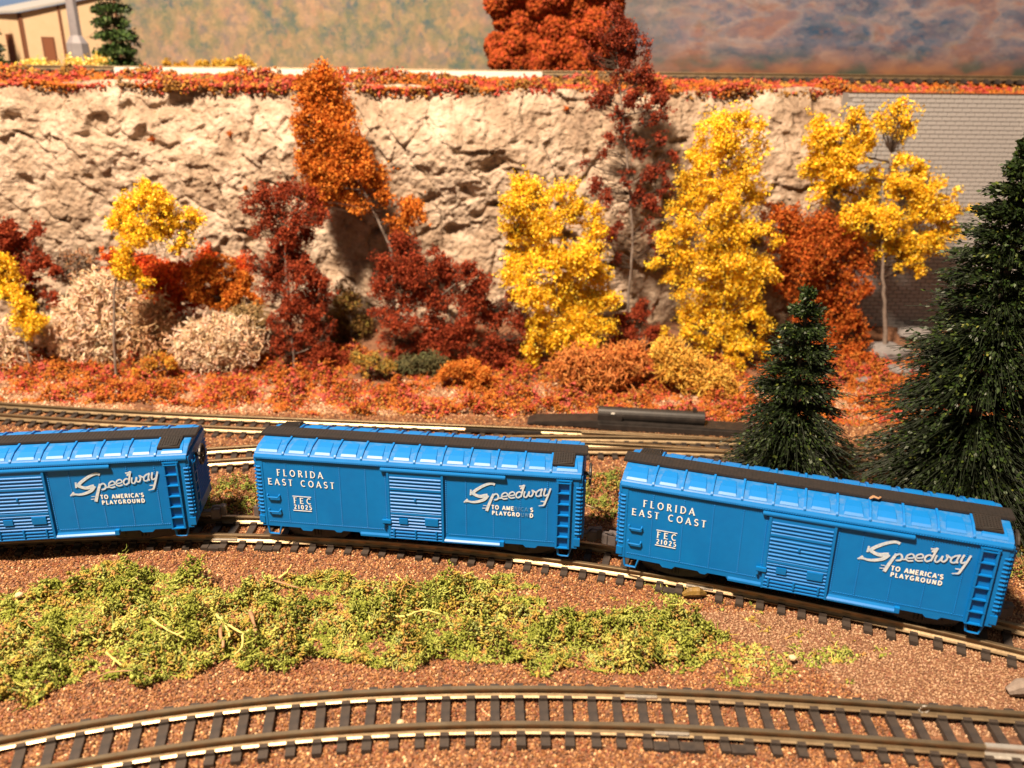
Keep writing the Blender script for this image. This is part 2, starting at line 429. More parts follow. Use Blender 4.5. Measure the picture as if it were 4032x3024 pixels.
def text(mb, s, x0, x1, z0, z1, y, thick, thin, serif=True, skip=()):
    tot = sum(G[c][0] for c in s); n = len(s); hh = z1 - z0
    raw = tot * hh * .9; gap = (x1 - x0 - raw) / max(1, n - 1); x = x0
    for i, c in enumerate(s):
        w, st = G[c]
        if i not in skip:
            for k, (pts, t) in enumerate(st):
                pw = thin + (thick - thin) * t
                yy = y - .0008 * k
                stroke(mb, [(x + a * hh * .9, z0 + b * hh) for a, b in pts], pw, yy)
                if serif and t == 1 and len(pts) == 2:
                    for a, b in pts:
                        if c not in 'AN' or b == 0: stroke(mb, [(x + a * hh * .9 - .019, z0 + b * hh * .94 + .03 * hh), (x + a * hh * .9 + .019, z0 + b * hh * .94 + .03 * hh)], thin, yy - .0004)
        x += w * hh * .9 + gap
SCRIPT = [([(1.876, 1.55), (1.799, 1.574), (1.695, 1.545), (1.562, 1.47), (1.437, 1.377), (1.371, 1.31)], .075, .095),
 ([(1.33, 1.305), (1.436, 1.246), (1.543, 1.222), (1.648, 1.251), (1.71, 1.26)], .085, .12), ([(1.708, 1.265), (1.633, 1.156), (1.491, 1.087), (1.356, 1.062), (1.248, 1.073), (1.15, 1.045)], .11, .04),
 ([(1.321, 1.382), (1.309, 1.236)], .05, .05), ([(1.245, 1.126), (1.15, 1.043)], .07, .02), ([(1.846, 1.31), (1.767, 1.106), (1.683, .858)], .07, .09),
 ([(1.603, .996), (1.689, .997)], .025, .025), ([(1.584, .923), (1.679, .931)], .025, .025), ([(1.828, 1.27), (1.911, 1.319), (1.958, 1.262), (1.936, 1.186), (1.856, 1.161)], .05, .05),
 ([(1.945, 1.209), (2.028, 1.222)], .045, .045), ([(2.033, 1.258), (2.159, 1.286), (2.158, 1.346), (2.11, 1.366), (2.047, 1.316), (2.035, 1.234), (2.086, 1.201), (2.171, 1.225)], .04, .045),
 ([(2.201, 1.295), (2.322, 1.324), (2.321, 1.384), (2.277, 1.398), (2.215, 1.354), (2.203, 1.271), (2.254, 1.238), (2.339, 1.263)], .04, .045),
 ([(2.48, 1.398), (2.432, 1.413), (2.38, 1.368), (2.369, 1.297), (2.409, 1.259), (2.477, 1.303)], .045, .045), ([(2.552, 1.60), (2.511, 1.432), (2.479, 1.285)], .06, .045),
 ([(2.436, 1.558), (2.493, 1.565), (2.549, 1.59)], .05, .03), ([(2.467, 1.49), (2.538, 1.585)], .06, .03), ([(2.568, 1.441), (2.546, 1.322), (2.586, 1.284), (2.635, 1.341), (2.671, 1.446)], .045, .045),
 ([(2.669, 1.435), (2.661, 1.34), (2.715, 1.324), (2.757, 1.406), (2.736, 1.478), (2.792, 1.439), (2.822, 1.438)], .045, .045),
 ([(2.955, 1.513), (2.891, 1.493), (2.831, 1.425), (2.83, 1.347), (2.891, 1.338), (2.944, 1.395)], .045, .045), ([(2.964, 1.537), (2.929, 1.395), (2.952, 1.34)], .05, .045),
 ([(3.037, 1.55), (3.003, 1.415), (3.022, 1.36), (3.087, 1.392)], .05, .045), ([(3.151, 1.561), (3.094, 1.362), (3.011, 1.126)], .05, .06), ([(3.02, 1.12), (2.888, 1.09)], .05, .02), ([(2.93, 1.213), (3.027, 1.212)], .025, .04)]

def build_car(pose, label):
    car = thing('boxcar', (pose[0], pose[1], ZS), label, 'boxcar', 'blue boxcars coupled in the train', rz=pose[2])
    E2 = 3.85
    # body: side panels, corner posts, eave ledge, sills
    b = MB()
    b.box(-3.80, 3.80, -HW, HW, .02, 1.93)
    for s in (-1, 1):
        for e in (-1, 1):
            x0, x1 = sorted((e * 3.66, e * 3.80))
            b.box(x0, x1, s * HW - .012, s * HW + .012, .03, 1.88)
        # eave ledge
        y0, y1 = sorted((s * .80, s * (HW + .040)))
        b.prism([(s * .80, 1.80), (s * (HW + .045), 1.82), (s * (HW + .052), 1.87), (s * (HW + .02), 1.93), (s * .80, 1.95)] if s < 0 else [(s * .80, 1.95), (s * (HW + .02), 1.93), (s * (HW + .052), 1.87), (s * (HW + .045), 1.82), (s * .80, 1.80)], -3.83, 3.83)
        b.box(-3.80, 3.80, s * (HW + .004) - .012, s * (HW + .004) + .012, 1.775, 1.80)
        for (a0, a1, dz) in ((-2.87, -2.51, .052), (-2.03, -1.78, .03), (-1.41, -.6, .075), (.7, 2.08, .075), (2.53, 2.90, .045)):
            yy = s * (HW - .03)
            b.prism([(a0, .03), (a0 + .07, -dz), (a1 - .07, -dz), (a1, .03)], yy - .03, yy + .03, 'y')
    b.obj('body', M['blue'], car, bevel=.006)
    # corrugated ends
    for e in (-1, 1):
        c = MB()
        x0, x1 = sorted((e * 3.80, e * E2))
        c.box(x0, x1, -HW + .01, HW - .01, .10, 1.90)
        zs = np.linspace(.42, 1.60, 13)
        for k, z in enumerate(zs):
            h = .030
            xa = e * E2
            c.prism([(xa - e * .03, z - h), (xa + e * .032, z - h * .5), (xa + e * .040, z), (xa + e * .032, z + h * .5), (xa - e * .03, z + h)], -HW + .0, HW - .0, 'y')
            # rib ends that wrap round the corner post
            for s in (-1, 1):
                xm = e * (3.825 - .05)
                c.prism([(s * HW - .005 * s, z - h * .9), (s * (HW + .030), z - h * .4), (s * (HW + .036), z), (s * (HW + .030), z + h * .4), (s * HW - .005 * s, z + h * .9)], xm - .045, xm + .06)
        c.box(min(e * 3.80, e * 3.87), max(e * 3.80, e * 3.87), -HW, HW, 1.66, 1.88)
        for s in (-1, 1): c.box(min(e * 3.72, e * 3.86), max(e * 3.72, e * 3.86), s * HW - .03, s * HW + .03, .1, .30)
        c.obj('end_panel', M['blue'], car, bevel=.004)
    # rivets
    r = MB()
    def rv(x, z, y=-HW - .012, h=.016):
        r.add([(x - .013, y + .012, z - .013), (x + .013, y + .012, z - .013), (x + .013, y + .012, z + .013), (x - .013, y + .012, z + .013), (x, y - h + .006, z + .003)], [(0, 1, 4), (1, 2, 4), (2, 3, 4), (3, 0, 4)])
    for x in (-3.10, -2.43, -1.80, -1.18, 1.20, 1.845, 2.465, 3.085):
        z = .2
        while z < 1.74: rv(x, z); z += .05
    for x in (-.70, .735):
        z = .2
        while z < 1.66: rv(x, z); z += .05
    x = -3.6
    while x < 3.28:
        if not (-.76 < x < .75): rv(x, .155)
        x += .05
    x = -3.6
    while x < 3.6: rv(x, 1.84, -HW - .06); x += .05
    ro = r.obj('rivets', M['blue'], car); ro['kind'] = 'stuff'
    # roof: shallow pitched shell
    rf = MB()
    rf.prism([(-HW - .01, 1.93), (HW + .01, 1.93), (HW - .02, 1.965), (.60, 2.062), (.25, 2.105), (-.25, 2.105), (-.60, 2.062), (-HW + .02, 1.965)], -3.84, 3.84)
    rf.obj('roof', M['bluemottle'], car, bevel=.01)
    slope = math.atan2(.125, HW - .03 - .25)
    for s in (-1, 1):
        for x in SEAMS:
            m = MB()
            L0, L1 = .235, HW + .015
            m.prism([(s * L0, 2.09), (s * L0, 2.150), (s * .60, 2.108), (s * (HW - .03), 2.010), (s * L1, 1.975), (s * (L1 + .005), 1.93), (s * (L1 - .05), 1.93)], x - .024, x + .024)
            m.obj('roof_seam', M['blueroof'], car, bevel=.006)
        xs = [-3.77] + SEAMS + [3.77]
        for i in range(len(xs) - 1):
            a0 = xs[i] + (.13 if i else .03); a1 = xs[i + 1] - (.13 if i < len(xs) - 2 else .03)
            if i == 0: a1 -= .02
            m = MB()
            # raised lower part of each roof panel
            ya, ym, yb = .37, .60, .775
            za, zm, zb = 2.090, 2.062, 1.998
            t = .05
            q = [(a0 + t, s * ya, za + .012), (a1 - t, s * ya, za + .012), (a1 - t * .4, s * ym, zm + .018), (a0 + t * .4, s * ym, zm + .018), (a1 - .01, s * yb, zb + .026), (a0 + .01, s * yb, zb + .026),
                 (a0 + t - .02, s * (ya - .03), za - .01), (a1 - t + .02, s * (ya - .03), za - .01), (a1 - t * .4 + .02, s * ym, zm - .01), (a0 + t * .4 - .02, s * ym, zm - .01),
                 (a1 + .005, s * (yb + .055), zb - .022), (a0 - .005, s * (yb + .055), zb - .022)]
            m.add(q, [(0, 1, 2, 3), (3, 2, 4, 5), (0, 6, 7, 1), (1, 7, 8, 2), (2, 8, 10, 4), (5, 4, 10, 11), (0, 3, 9, 6), (3, 5, 11, 9), (6, 9, 8, 7), (9, 11, 10, 8)])
            m.obj('roof_panel', M['blueroof'], car, bevel=.004)
    # running board with end platforms
    w = MB(); w.box(-3.94, 3.94, -.238, .238, 2.115, 2.175)
    w.obj('running_board', M['walk'], car, bevel=.012)
    k = MB()
    for i in range(99):
        x = -3.9 + i * .079
        k.box(x, x + .014, -.2, .2, 2.174, 2.182)
    k.obj('walkway_cleats', M['walk'], car)
    for s, x0 in ((-1, 3.16), (1, -3.66)):
        T = Matrix.Translation((x0 + .25, s * .235, 2.165)) @ Matrix.Rotation(-s * .17, 4, 'X')
        m = MB(); y0, y1 = sorted((0, s * .50))
        m.box(-.25, .25, y0, y1, -.045, .015, Mx=T)
        pl = m.obj('roof_platform', M['walk'], car, bevel=.012)
        m = MB()
        for i in range(8):
            for j in range(7):
                xx = -.215 + i * .058; yy = s * (.045 + j * .062)
                m.box(xx, xx + .026, min(yy, yy + s * .03), max(yy, yy + s * .03), .014, .030, Mx=T)
        m.obj('grip_studs', M['walk'], pl)
        m = MB(); m.tube([T @ Vector(q) for q in ((-.1, s * .44, .012), (.2, s * .44, .04), (.2, s * .2, .04), (.2, s * .17, .0))], .014, 6)
        m.obj('grab_rail', M['walk'], pl)
    # door side (near side)
    Y = -HW
    d = MB()
    d.box(-.66, .68, Y - .04, Y, -.05, 1.71)
    d.box(-.66, -.60, Y - .055, Y - .03, -.05, 1.71); d.box(.625, .68, Y - .06, Y - .03, -.05, 1.71)
    for z in (1.56, 1.47, 1.38, 1.165, 1.075, .985, .893, .801, .709, .571, .478, .395, .311, .227):
        d.prism([(Y - .03, z - .034), (Y - .062, z - .01), (Y - .062, z + .008), (Y - .03, z + .030)], -.59, .62)
    for z in (1.28, .64): d.prism([(Y - .03, z - .05), (Y - .058, z - .03), (Y - .058, z + .03), (Y - .03, z + .05)], -.59, .62)
    for z in (.14, .055, -.02): d.prism([(Y - .03, z - .03), (Y - .065, z - .012), (Y - .065, z + .015), (Y - .03, z + .030)], -.62, .64)
    dr = d.obj('door', M['blue'], car, bevel=.005)
    m = MB(); m.box(-.80, -.58, Y - .085, Y - .03, .36, .46); m.box(-.79, -.74, Y - .075, Y, .26, .38); m.obj('latch', M['blue'], dr, bevel=.01)
    m = MB(); m.box(-.39, -.18, Y - .078, Y - .05, .375, .525); m.obj('placard', M['blue'], dr, bevel=.006)
    m = MB(); m.box(.23, .55, Y - .080, Y - .05, .375, .565); m.obj('placard', M['blue'], dr, bevel=.006)
    for x in (-.52, .0, .50):
        m = MB(); m.box(x - .02, x + .02, Y - .085, Y - .05, .04, .24); m.obj('door_strap', M['blue'], dr, bevel=.006)
    m = MB(); m.box(-.01, .03, Y - .08, Y - .05, .98, 1.07); m.obj('door_handle', M['blue'], dr, bevel=.006)
    m = MB(); m.prism([(Y, 1.705), (Y - .07, 1.715), (Y - .078, 1.76), (Y - .06, 1.80), (Y, 1.81)], -.80, 2.12); m.obj('upper_door_track', M['blue'], car, bevel=.006)
    m = MB(); m.prism([(Y, -.05), (Y - .065, -.045), (Y - .070, .0), (Y - .03, .035), (Y, .09)], .685, 2.08); m.box(2.0, 2.10, Y - .08, Y, -.03, .10); m.obj('lower_door_track', M['blue'], car, bevel=.006)
    m = MB(); m.prism([(Y, -.055), (Y - .03, -.05), (Y - .03, .0), (Y, .05)], -1.36, -.66); m.obj('sill_step', M['blue'], car, bevel=.004)
    # ladder
    m = MB()
    for x in (3.315, 3.60): m.box(x - .022, x + .022, Y - .075, Y, .03, 1.80)
    m.box(3.28, 3.64, Y - .07, Y, 1.76, 1.80)
    la = m.obj('ladder', M['blue'], car, bevel=.006)
    for z in (1.72, 1.46, 1.18, .90, .62, .335, .05):
        m = MB(); m.box(3.29, 3.625, Y - .080, Y - .0, z - .014, z + .016); m.obj('rung', M['blue'], la, bevel=.008)
    for z in (.83, .445):
        m = MB(); m.tube([(-3.60, Y, z + .05), (-3.60, Y - .05, z + .04), (-3.57, Y - .06, z), (-3.34, Y - .06, z), (-3.31, Y - .05, z + .04), (-3.31, Y, z + .05)], .020, 6); m.obj('grab_iron', M['blue'], car)
    for a0, a1 in ((-3.68, -3.34), (3.34, 3.66)):
        s_ = 1 if a0 < 0 else -1
        m = MB(); pp = [(a0, Y + .02, .03), (a0 + .03, Y + .01, -.17), (a0 + .10 if s_ < 0 else a0 + .05, Y + .01, -.19), (a1 - .06, Y + .01, -.19), (a1, Y + .02, .03)]
        m.tube(pp, .026, 6); m.obj('stirrup_step', M['blue'], car)
    # end ladders and brake wheel
    for e, yl in ((1, -.62), (-1, .62)):
        m = MB()
        xe = e * 3.91
        for yy in (yl - .13, yl + .13): m.box(xe - .02, xe + .02, yy - .018, yy + .018, .25, 1.75)
        for z in np.linspace(.35, 1.65, 6): m.box(xe - .02, xe + .03, yl - .13, yl + .13, z - .015, z + .015)
        m.obj('end_ladder', M['blue'], car)
    bw = MB(); cx, cy, cz = 4.02, -.22, 1.66; R_ = .235
    ring = [(cx, cy + R_ * math.cos(t), cz + R_ * math.sin(t)) for t in np.linspace(0, 2 * math.pi, 21)]
    bw.tube(ring, .032, 6)
    for t in range(5):
        a = t * 2 * math.pi / 5; bw.tube([(cx, cy, cz), (cx, cy + R_ * math.cos(a), cz + R_ * math.sin(a))], .022, 5)
    bw.cyl((3.86, cy, cz), .05, .18, 10, 'x'); bw.cyl((cx - .02, cy, cz), .17, .012, 16, 'x')
    bw.obj('brake_wheel', M['black'], car)
    # underframe, bogies, couplers
    u = MB(); u.box(-3.7, 3.7, -.22, .22, -.12, .02); u.box(-3.6, 3.6, -.7, .7, -.02, .02); u.box(-.7, .5, -.45, .35, -.2, 0)
    u.obj('underframe', M['black'], car)
    for xb in (-2.55, 2.55):
        m = MB()
        for s in (-1, 1):
            y = s * .56
            m.prism([(xb - .72, -.17), (xb - .45, -.30), (xb - .2, -.36), (xb + .2, -.36), (xb + .45, -.30), (xb + .72, -.17), (xb + .72, -.06), (xb + .3, -.02), (xb - .3, -.02), (xb - .72, -.06)], y - .04, y + .04, 'y')
            for xx in (-.52, .52): m.box(xb + xx - .09, xb + xx + .09, y + s * .04 - .03, y + s * .04 + .03, -.22, -.06)
            for xx in (-.08, .0, .08): m.cyl((xb + xx, y + s * .05, -.28), .03, .16, 6, 'z')
            m.tube([(xb - .5, y + s * .03, -.31), (xb, y + s * .03, -.375), (xb + .5, y + s * .03, -.31)], .014, 4)
        m.box(xb - .15, xb + .15, -.56, .56, -.24, -.04)
        bo = m.obj('bogie', M['black'], car)
        for xx in (-.52, .52):
            m = MB()
            for s in (-1, 1):
                m.cyl((xb + xx, s * .45 - .05, -.14), .26, .08, 20, 'y'); m.cyl((xb + xx, s * .39 - .02, -.14), .29, .02, 20, 'y')
            m.cyl((xb + xx, -.45, -.14), .05, .9, 8, 'y'); m.obj('wheelset', M['black'], bo)
    for e in (-1, 1):
        m = MB(); x0, x1 = sorted((e * 3.6, e * 4.08)); m.box(x0, x1, -.09, .09, -.12, .0)
        x0, x1 = sorted((e * 4.02, e * 4.24)); m.box(x0, x1, -.13, .15, -.2, .07)
        x0, x1 = sorted((e * 4.22, e * 4.36)); yy = -.02 if e > 0 else -.16
        m.box(x0, x1, yy, yy + .18, -.18, .09)
        m.tube([(e * 4.05, -.10, .06), (e * 4.12, -.14, .16), (e * 4.3, -.12, .13)], .03, 5)
        m.obj('coupler', M['grey'], car, bevel=.02)
    return car
def letter_car(car, worn=False):
    Y = -HW - .0150
    m = MB(); text(m, 'FLORIDA', -3.325, -2.195, 1.395, 1.565, Y, .026, .014); m.obj('road_name_lettering', M['whitefine'], car)
    m = MB(); text(m, 'EAST COAST', -3.560, -1.935, 1.150, 1.315, Y, .026, .014); m.obj('road_name_lettering', M['whitefine'], car)
    m = MB(); text(m, 'FEC', -2.970, -2.535, .690, .845, Y, .026, .014); stroke(m, [(-2.985, .882), (-2.525, .882)], .020, Y - .003)
    text(m, '21025', -2.970, -2.530, .540, .655, Y, .024, .015, serif=False); stroke(m, [(-2.995, .502), (-2.535, .502)], .022, Y - .003)
    m.obj('number_lettering', M['whitefine'], car)
    m = MB()
    for i, (pts, w0, w1) in enumerate(SCRIPT):
        # round the script strokes by resampling
        P = [Vector(p) for p in pts]; out = []
        for k in range(len(P) - 1):
            p0, p1, p2, p3 = P[max(k - 1, 0)], P[k], P[k + 1], P[min(k + 2, len(P) - 1)]
            for t in (0, .25, .5, .75):
                out.append(.5 * ((2 * p1) + (-p0 + p2) * t + (2 * p0 - 5 * p1 + 4 * p2 - p3) * t * t + (-p0 + 3 * p1 - 3 * p2 + p3) * t ** 3))
        out.append(P[-1])
        stroke(m, [(q[0], q[1]) for q in out], w0 * .80, Y - .0006 * i, w1 * .80)
    m.obj('script_lettering', M['white'], car)
    m = MB()
    if worn:
        text(m, "TO AMERICA'S", 1.800, 2.760, .915, 1.02, Y, .026, .022, serif=False, skip=(6, 7, 8, 9, 10))
        text(m, 'PLAYGROUND', 1.810, 2.765, .770, .870, Y, .026, .022, serif=False, skip=(7, 8))
        f = MB(); text(f, "TO AMERICA'S", 1.800, 2.760, .915, 1.02, Y, .014, .008, serif=False, skip=(0, 1, 3, 4, 5, 11)); text(f, 'PLAYGROUND', 1.810, 2.765, .770, .870, Y, .016, .012, serif=False, skip=(0, 1, 2, 3, 4, 5, 6, 9))
        f.obj('worn_lettering', M['worn'], car)
    else:
        text(m, "TO AMERICA'S", 1.800, 2.760, .915, 1.02, Y, .026, .022, serif=False)
        text(m, 'PLAYGROUND', 1.810, 2.765, .770, .870, Y, .026, .022, serif=False)
    m.obj('slogan_lettering', M['whitefine'], car)
def copy_tree(o, parent=None):
    c = o.copy(); COL.objects.link(c)
    if parent is not None: c.parent = parent
    for ch in list(o.children): copy_tree(ch, c)
    return c
POSES = [(-11.4934, 17.628, .1417), (-2.1192, 17.844, -.1224), (6.3526, 15.815, -.3317)]
car1 = build_car(POSES[0], 'blue boxcar whose dark end shows a black brake wheel, coupled ahead of the middle car')
car2 = copy_tree(car1); car3 = copy_tree(car1)
for c, pz, lb in ((car2, POSES[1], 'blue boxcar in the middle of the train, slogan letters partly worn off'), (car3, POSES[2], 'blue boxcar standing in front of the two dark pines, nearest the camera')):
    c.location = (pz[0], pz[1], ZS); c.rotation_euler = (0, 0, pz[2]); c['label'] = lb
for c, wn in ((car1, False), (car2, True), (car3, False)): letter_car(c, wn)
# a speck of debris on the roof of the third car
for (s, y, z, nm) in ((1.35, -.30, 2.20, 0),):
    T = Matrix.Translation((POSES[2][0], POSES[2][1], ZS)) @ Matrix.Rotation(POSES[2][2], 4, 'Z')
    mb = MB(); mb.tube([(-.12, 0, .02), (-.03, .03, .05), (.06, -.01, .03), (.12, .02, .05)], [.02, .035, .03, .015], 5)
    o = mb.obj('debris_crumb', M['stick']); o.location = T @ Vector((s, y, z - .04)); tag(o, 'tiny brown crumb of debris lying on the roof walkway of the nearest boxcar', 'debris')

# ------------------------------------------------------------------ loose ballast (geometry nodes)
def scatter(name, emit, density, smin, smax, cols, seed, label, cat, pos_attr=None):
    me = emit; o = link(name, me); tag(o, label, cat, kind='stuff')
    m = bpy.data.materials.new(name + '_granules'); m.use_nodes = True; nt = m.node_tree; b = nt.nodes['Principled BSDF']
    oi = nt.nodes.new('ShaderNodeObjectInfo'); r = nt.nodes.new('ShaderNodeValToRGB'); r.color_ramp.interpolation = 'CONSTANT'
    els = r.color_ramp.elements
    while len(els) < len(cols): els.new(.5)
    for i, (p_, c) in enumerate(cols): els[i].position = p_; els[i].color = (*c, 1)
    nt.links.new(oi.outputs['Random'], r.inputs['Fac']); nt.links.new(r.outputs['Color'], b.inputs['Base Color'])
    b.inputs['Roughness'].default_value = .55; b.inputs['Specular IOR Level'].default_value = .45
    ng = bpy.data.node_groups.new(name + '_nodes', 'GeometryNodeTree')
    ng.interface.new_socket('Geometry', in_out='INPUT', socket_type='NodeSocketGeometry'); ng.interface.new_socket('Geometry', in_out='OUTPUT', socket_type='NodeSocketGeometry')
    N = ng.nodes; L = ng.links
    gi = N.new('NodeGroupInput'); go = N.new('NodeGroupOutput')
    dp = N.new('GeometryNodeDistributePointsOnFaces'); dp.inputs['Density'].default_value = density; dp.inputs['Seed'].default_value = seed
    ico = N.new('GeometryNodeMeshIcoSphere'); ico.inputs['Radius'].default_value = 1; ico.inputs['Subdivisions'].default_value = 1
    sm_ = N.new('GeometryNodeSetMaterial'); sm_.inputs['Material'].default_value = m
    ip = N.new('GeometryNodeInstanceOnPoints')
    rs = N.new('FunctionNodeRandomValue'); rs.data_type = 'FLOAT_VECTOR'
    rs.inputs[0].default_value = (smin, smin, smin * .7); rs.inputs[1].default_value = (smax * 1.15, smax, smax * .8)
    rr = N.new('FunctionNodeRandomValue'); rr.data_type = 'FLOAT_VECTOR'; rr.inputs[1].default_value = (6.28, 6.28, 6.28)
    rr.inputs['Seed'].default_value = 5
    jo = N.new('GeometryNodeJoinGeometry')
    L.new(gi.outputs[0], dp.inputs['Mesh']); L.new(dp.outputs['Points'], ip.inputs['Points'])
    L.new(ico.outputs['Mesh'], sm_.inputs['Geometry']); L.new(sm_.outputs[0], ip.inputs['Instance'])
    L.new(rs.outputs[0], ip.inputs['Scale']); L.new(rr.outputs[0], ip.inputs['Rotation'])
    L.new(ip.outputs[0], go.inputs[0])
    md = o.modifiers.new('scatter', 'NODES'); md.node_group = ng
    return o
def patch(x0, x1, y0, y1, nx=120, ny=60, keep=None):
    a, b = np.meshgrid(np.linspace(x0, x1, nx), np.linspace(y0, y1, ny))
    V = np.stack([a, b, ground_h(a, b) + .012], -1).reshape(-1, 3); i = np.arange(nx * ny).reshape(ny, nx)
    F = np.stack([i[:-1, :-1], i[:-1, 1:], i[1:, 1:], i[1:, :-1]], -1).reshape(-1, 4)
    if keep is not None: F = F[keep(V[F].mean(1))]
    return npmesh('patch', V, F, M['soil'])
BR = [(0, (.17, .066, .024)), (.22, (.25, .105, .038)), (.46, (.32, .150, .058)), (.60, (.19, .055, .024)), (.72, (.40, .21, .09)), (.84, (.07, .030, .014)), (.965, (.58, .38, .20))]
TAN = [(0, (.19, .10, .055)), (.25, (.27, .15, .08)), (.5, (.33, .20, .115)), (.75, (.21, .09, .05)), (.9, (.43, .27, .16))]
CREAM = [(0, (.38, .22, .12)), (.3, (.28, .13, .07)), (.55, (.46, .29, .17)), (.75, (.34, .14, .07)), (.9, (.66, .50, .34))]
def in_front(c): return (abs(c[:, 0]) < c[:, 1] * .68 + 2.2)
def is_tan(c): return (c[:, 0] + .9 * (c[:, 1] - 13.2) + 2.0 * (vnoise(c, .6, 4) - .5) > 6.3) & (c[:, 1] < 15.2)
scatter('ballast_granules', patch(-16, 16, 8.6, 19.6, 140, 80, lambda c: in_front(c) & ~is_tan(c)), 480, .014, .040, BR, 1, 'reddish brown granules covering the ground between the near tracks', 'ballast')
scatter('tan_granules', patch(4, 13, 11.6, 15.2, 80, 50, lambda c: in_front(c) & is_tan(c)), 520, .013, .034, TAN, 2, 'paler tan granules below the boxcar that stands before the pines', 'ballast')
scatter('rear_ballast', patch(-22, 20, 19.6, 26.6, 140, 60, in_front), 230, .018, .046, BR, 3, 'reddish brown granules around the two far tracks', 'ballast')
scatter('pale_gravel', patch(-22, 20, 26.2, 29.2, 140, 40, lambda c: in_front(c) & (fbm(c, .45, 3, 8) > .36)), 190, .020, .065, CREAM, 4, 'cream and tan gravel along the far track under the orange ground cover', 'gravel')

# ------------------------------------------------------------------ turf and ground foam (uncountable)
def pip(x, y, poly):
    inside = np.zeros(len(x), bool); n = len(poly)
    for i in range(n):
        x1, y1 = poly[i]; x2, y2 = poly[(i + 1) % n]
        c = ((y1 > y) != (y2 > y)) & (x < (x2 - x1) * (y - y1) / (y2 - y1 + 1e-12) + x1); inside ^= c
    return inside
def gp(u, v, z=0.03):       # photo point on the ground
    a = u - 2016; b = v - 1512; c, s = math.cos(CRO), math.sin(CRO); uu = a * c + b * s; vv = -a * s + b * c
    dy = CF * math.cos(CTH) - vv * math.sin(CTH); dz = -CF * math.sin(CTH) - vv * math.cos(CTH); t = (z - CH) / dz
    return uu * t, dy * t
GREEN = [(.27, .30, .05), (.40, .43, .10), (.16, .19, .035), (.44, .34, .07), (.46, .26, .09), (.36, .41, .14), (.54, .52, .13)]
GW = [.20, .22, .10, .18, .12, .1, .08]
def turf(name, poly, n, h, label, seed, pal=GREEN, w=GW, sz=.045, thr=.45, freq=1.7, edge=.35, dist_cl=True, soft=.0):
    xs = [p[0] for p in poly]; ys = [p[1] for p in poly]
    x = rng.uniform(min(xs) - edge, max(xs) + edge, n); y = rng.uniform(min(ys) - edge, max(ys) + edge, n)
    P = np.stack([x, y, 0 * x], 1)
    jx = (vnoise(P, 1.6, seed) - .5) * 2 * edge; jy = (vnoise(P, 1.6, seed + 50) - .5) * 2 * edge
    k = pip(x + jx, y + jy, poly); P = P[k]
    cl = fbm(P, freq, 3, seed)
    k = cl > thr - .12 * rng.random(len(P)); P = P[k]; cl = cl[k]
    tuft = vnoise(P * [1, 1, 0], 4.2 if sz < .05 else 2.6, seed + 30); H = np.clip((cl - thr) * 3.6, .05, 1) * h * (.15 + 1.3 * np.clip(tuft - .15, 0, 1))
    P[:, 2] = ground_h(P[:, 0], P[:, 1]) + .02 + H * rng.random(len(P)) ** .6
    # colour follows clumps (each tuft has its own dye)
    cs = .032 / sz if sz > .05 else 1.0
    ci = vnoise(P * [1, 1, 0], 2.9 * cs ** .5, seed + 9); cj = vnoise(P * [1, 1, 0], 5.5 * cs, seed + 11)
    cc = np.clip(ci * .5 + cj * .5 + rng.normal(0, .03, len(P)), 0, .999)
    order = np.cumsum(w) / np.sum(w); rank = np.clip((cc - .28) / .44, 0, .999)
    col = np.array(pal)[np.searchsorted(order, rank)] * rng.uniform(.8, 1.2, (len(P), 1))
    V, F, C = bits(P, rng.uniform(.5, 1.25, len(P)) * sz, col)
    parts = [(V, F, C)]
    # curly fibres
    ns = len(P) // 4; i = rng.choice(len(P), ns); S = P[i]
    d = rng.normal(size=(ns, 3)) * [1, 1, .6]; d /= np.linalg.norm(d, axis=1)[:, None]
    d2 = rng.normal(size=(ns, 3)); L = rng.uniform(.06, .20, ns)[:, None] * sz / .04
    path = np.stack([S, S + d * L * .4, S + d * L * .8 + d2 * L * .12, S + d * L + d2 * L * .35], 1)
    rad = np.ones((ns, 4)) * rng.uniform(.008, .016, (ns, 1)); rad[:, -1] *= .5
    V2, F2 = tubes(path[:, ::1], rad); parts.append((V2, F2, np.repeat(col[i] * 1.1, 12, 0)))
    V, F, C = join(parts)
    o = link(name, npmesh(name, V, F, M['foam'], C)); tag(o, label, 'turf', kind='stuff'); return o
top = [(0, 2330), (250, 2290), (430, 2230), (620, 2235), (830, 2300), (1150, 2270), (1330, 2240), (1500, 2330), (1900, 2280), (2010, 2260), (2200, 2370), (2520, 2420), (2760, 2450), (2900, 2540), (2700, 2610)]
bot = [(2400, 2620), (2000, 2620), (1650, 2590), (1300, 2600), (1050, 2610), (760, 2650), (480, 2690), (200, 2740), (-250, 2800), (-300, 2350)]
TURF = [gp(*q) for q in top + bot]
turf('green_turf', TURF, 88000, .78, 'clumpy green and yellow turf between the near track and the train', 21, thr=.425, sz=.040)
turf('rear_turf', [(-11, 19.1), (-4, 19.4), (3, 19.2), (9, 17.6), (13, 15.7), (15.5, 15.5), (16, 19.5), (10, 21.6), (3, 21.9), (-3, 21.2), (-10, 20.9)], 42000, .42, 'green turf behind the boxcars, seen through the gaps between them', 31, thr=.36, pal=[(.20, .24, .05), (.30, .32, .07), (.14, .18, .04), (.40, .28, .08), (.38, .16, .05), (.3, .3, .1), (.2, .1, .04)])
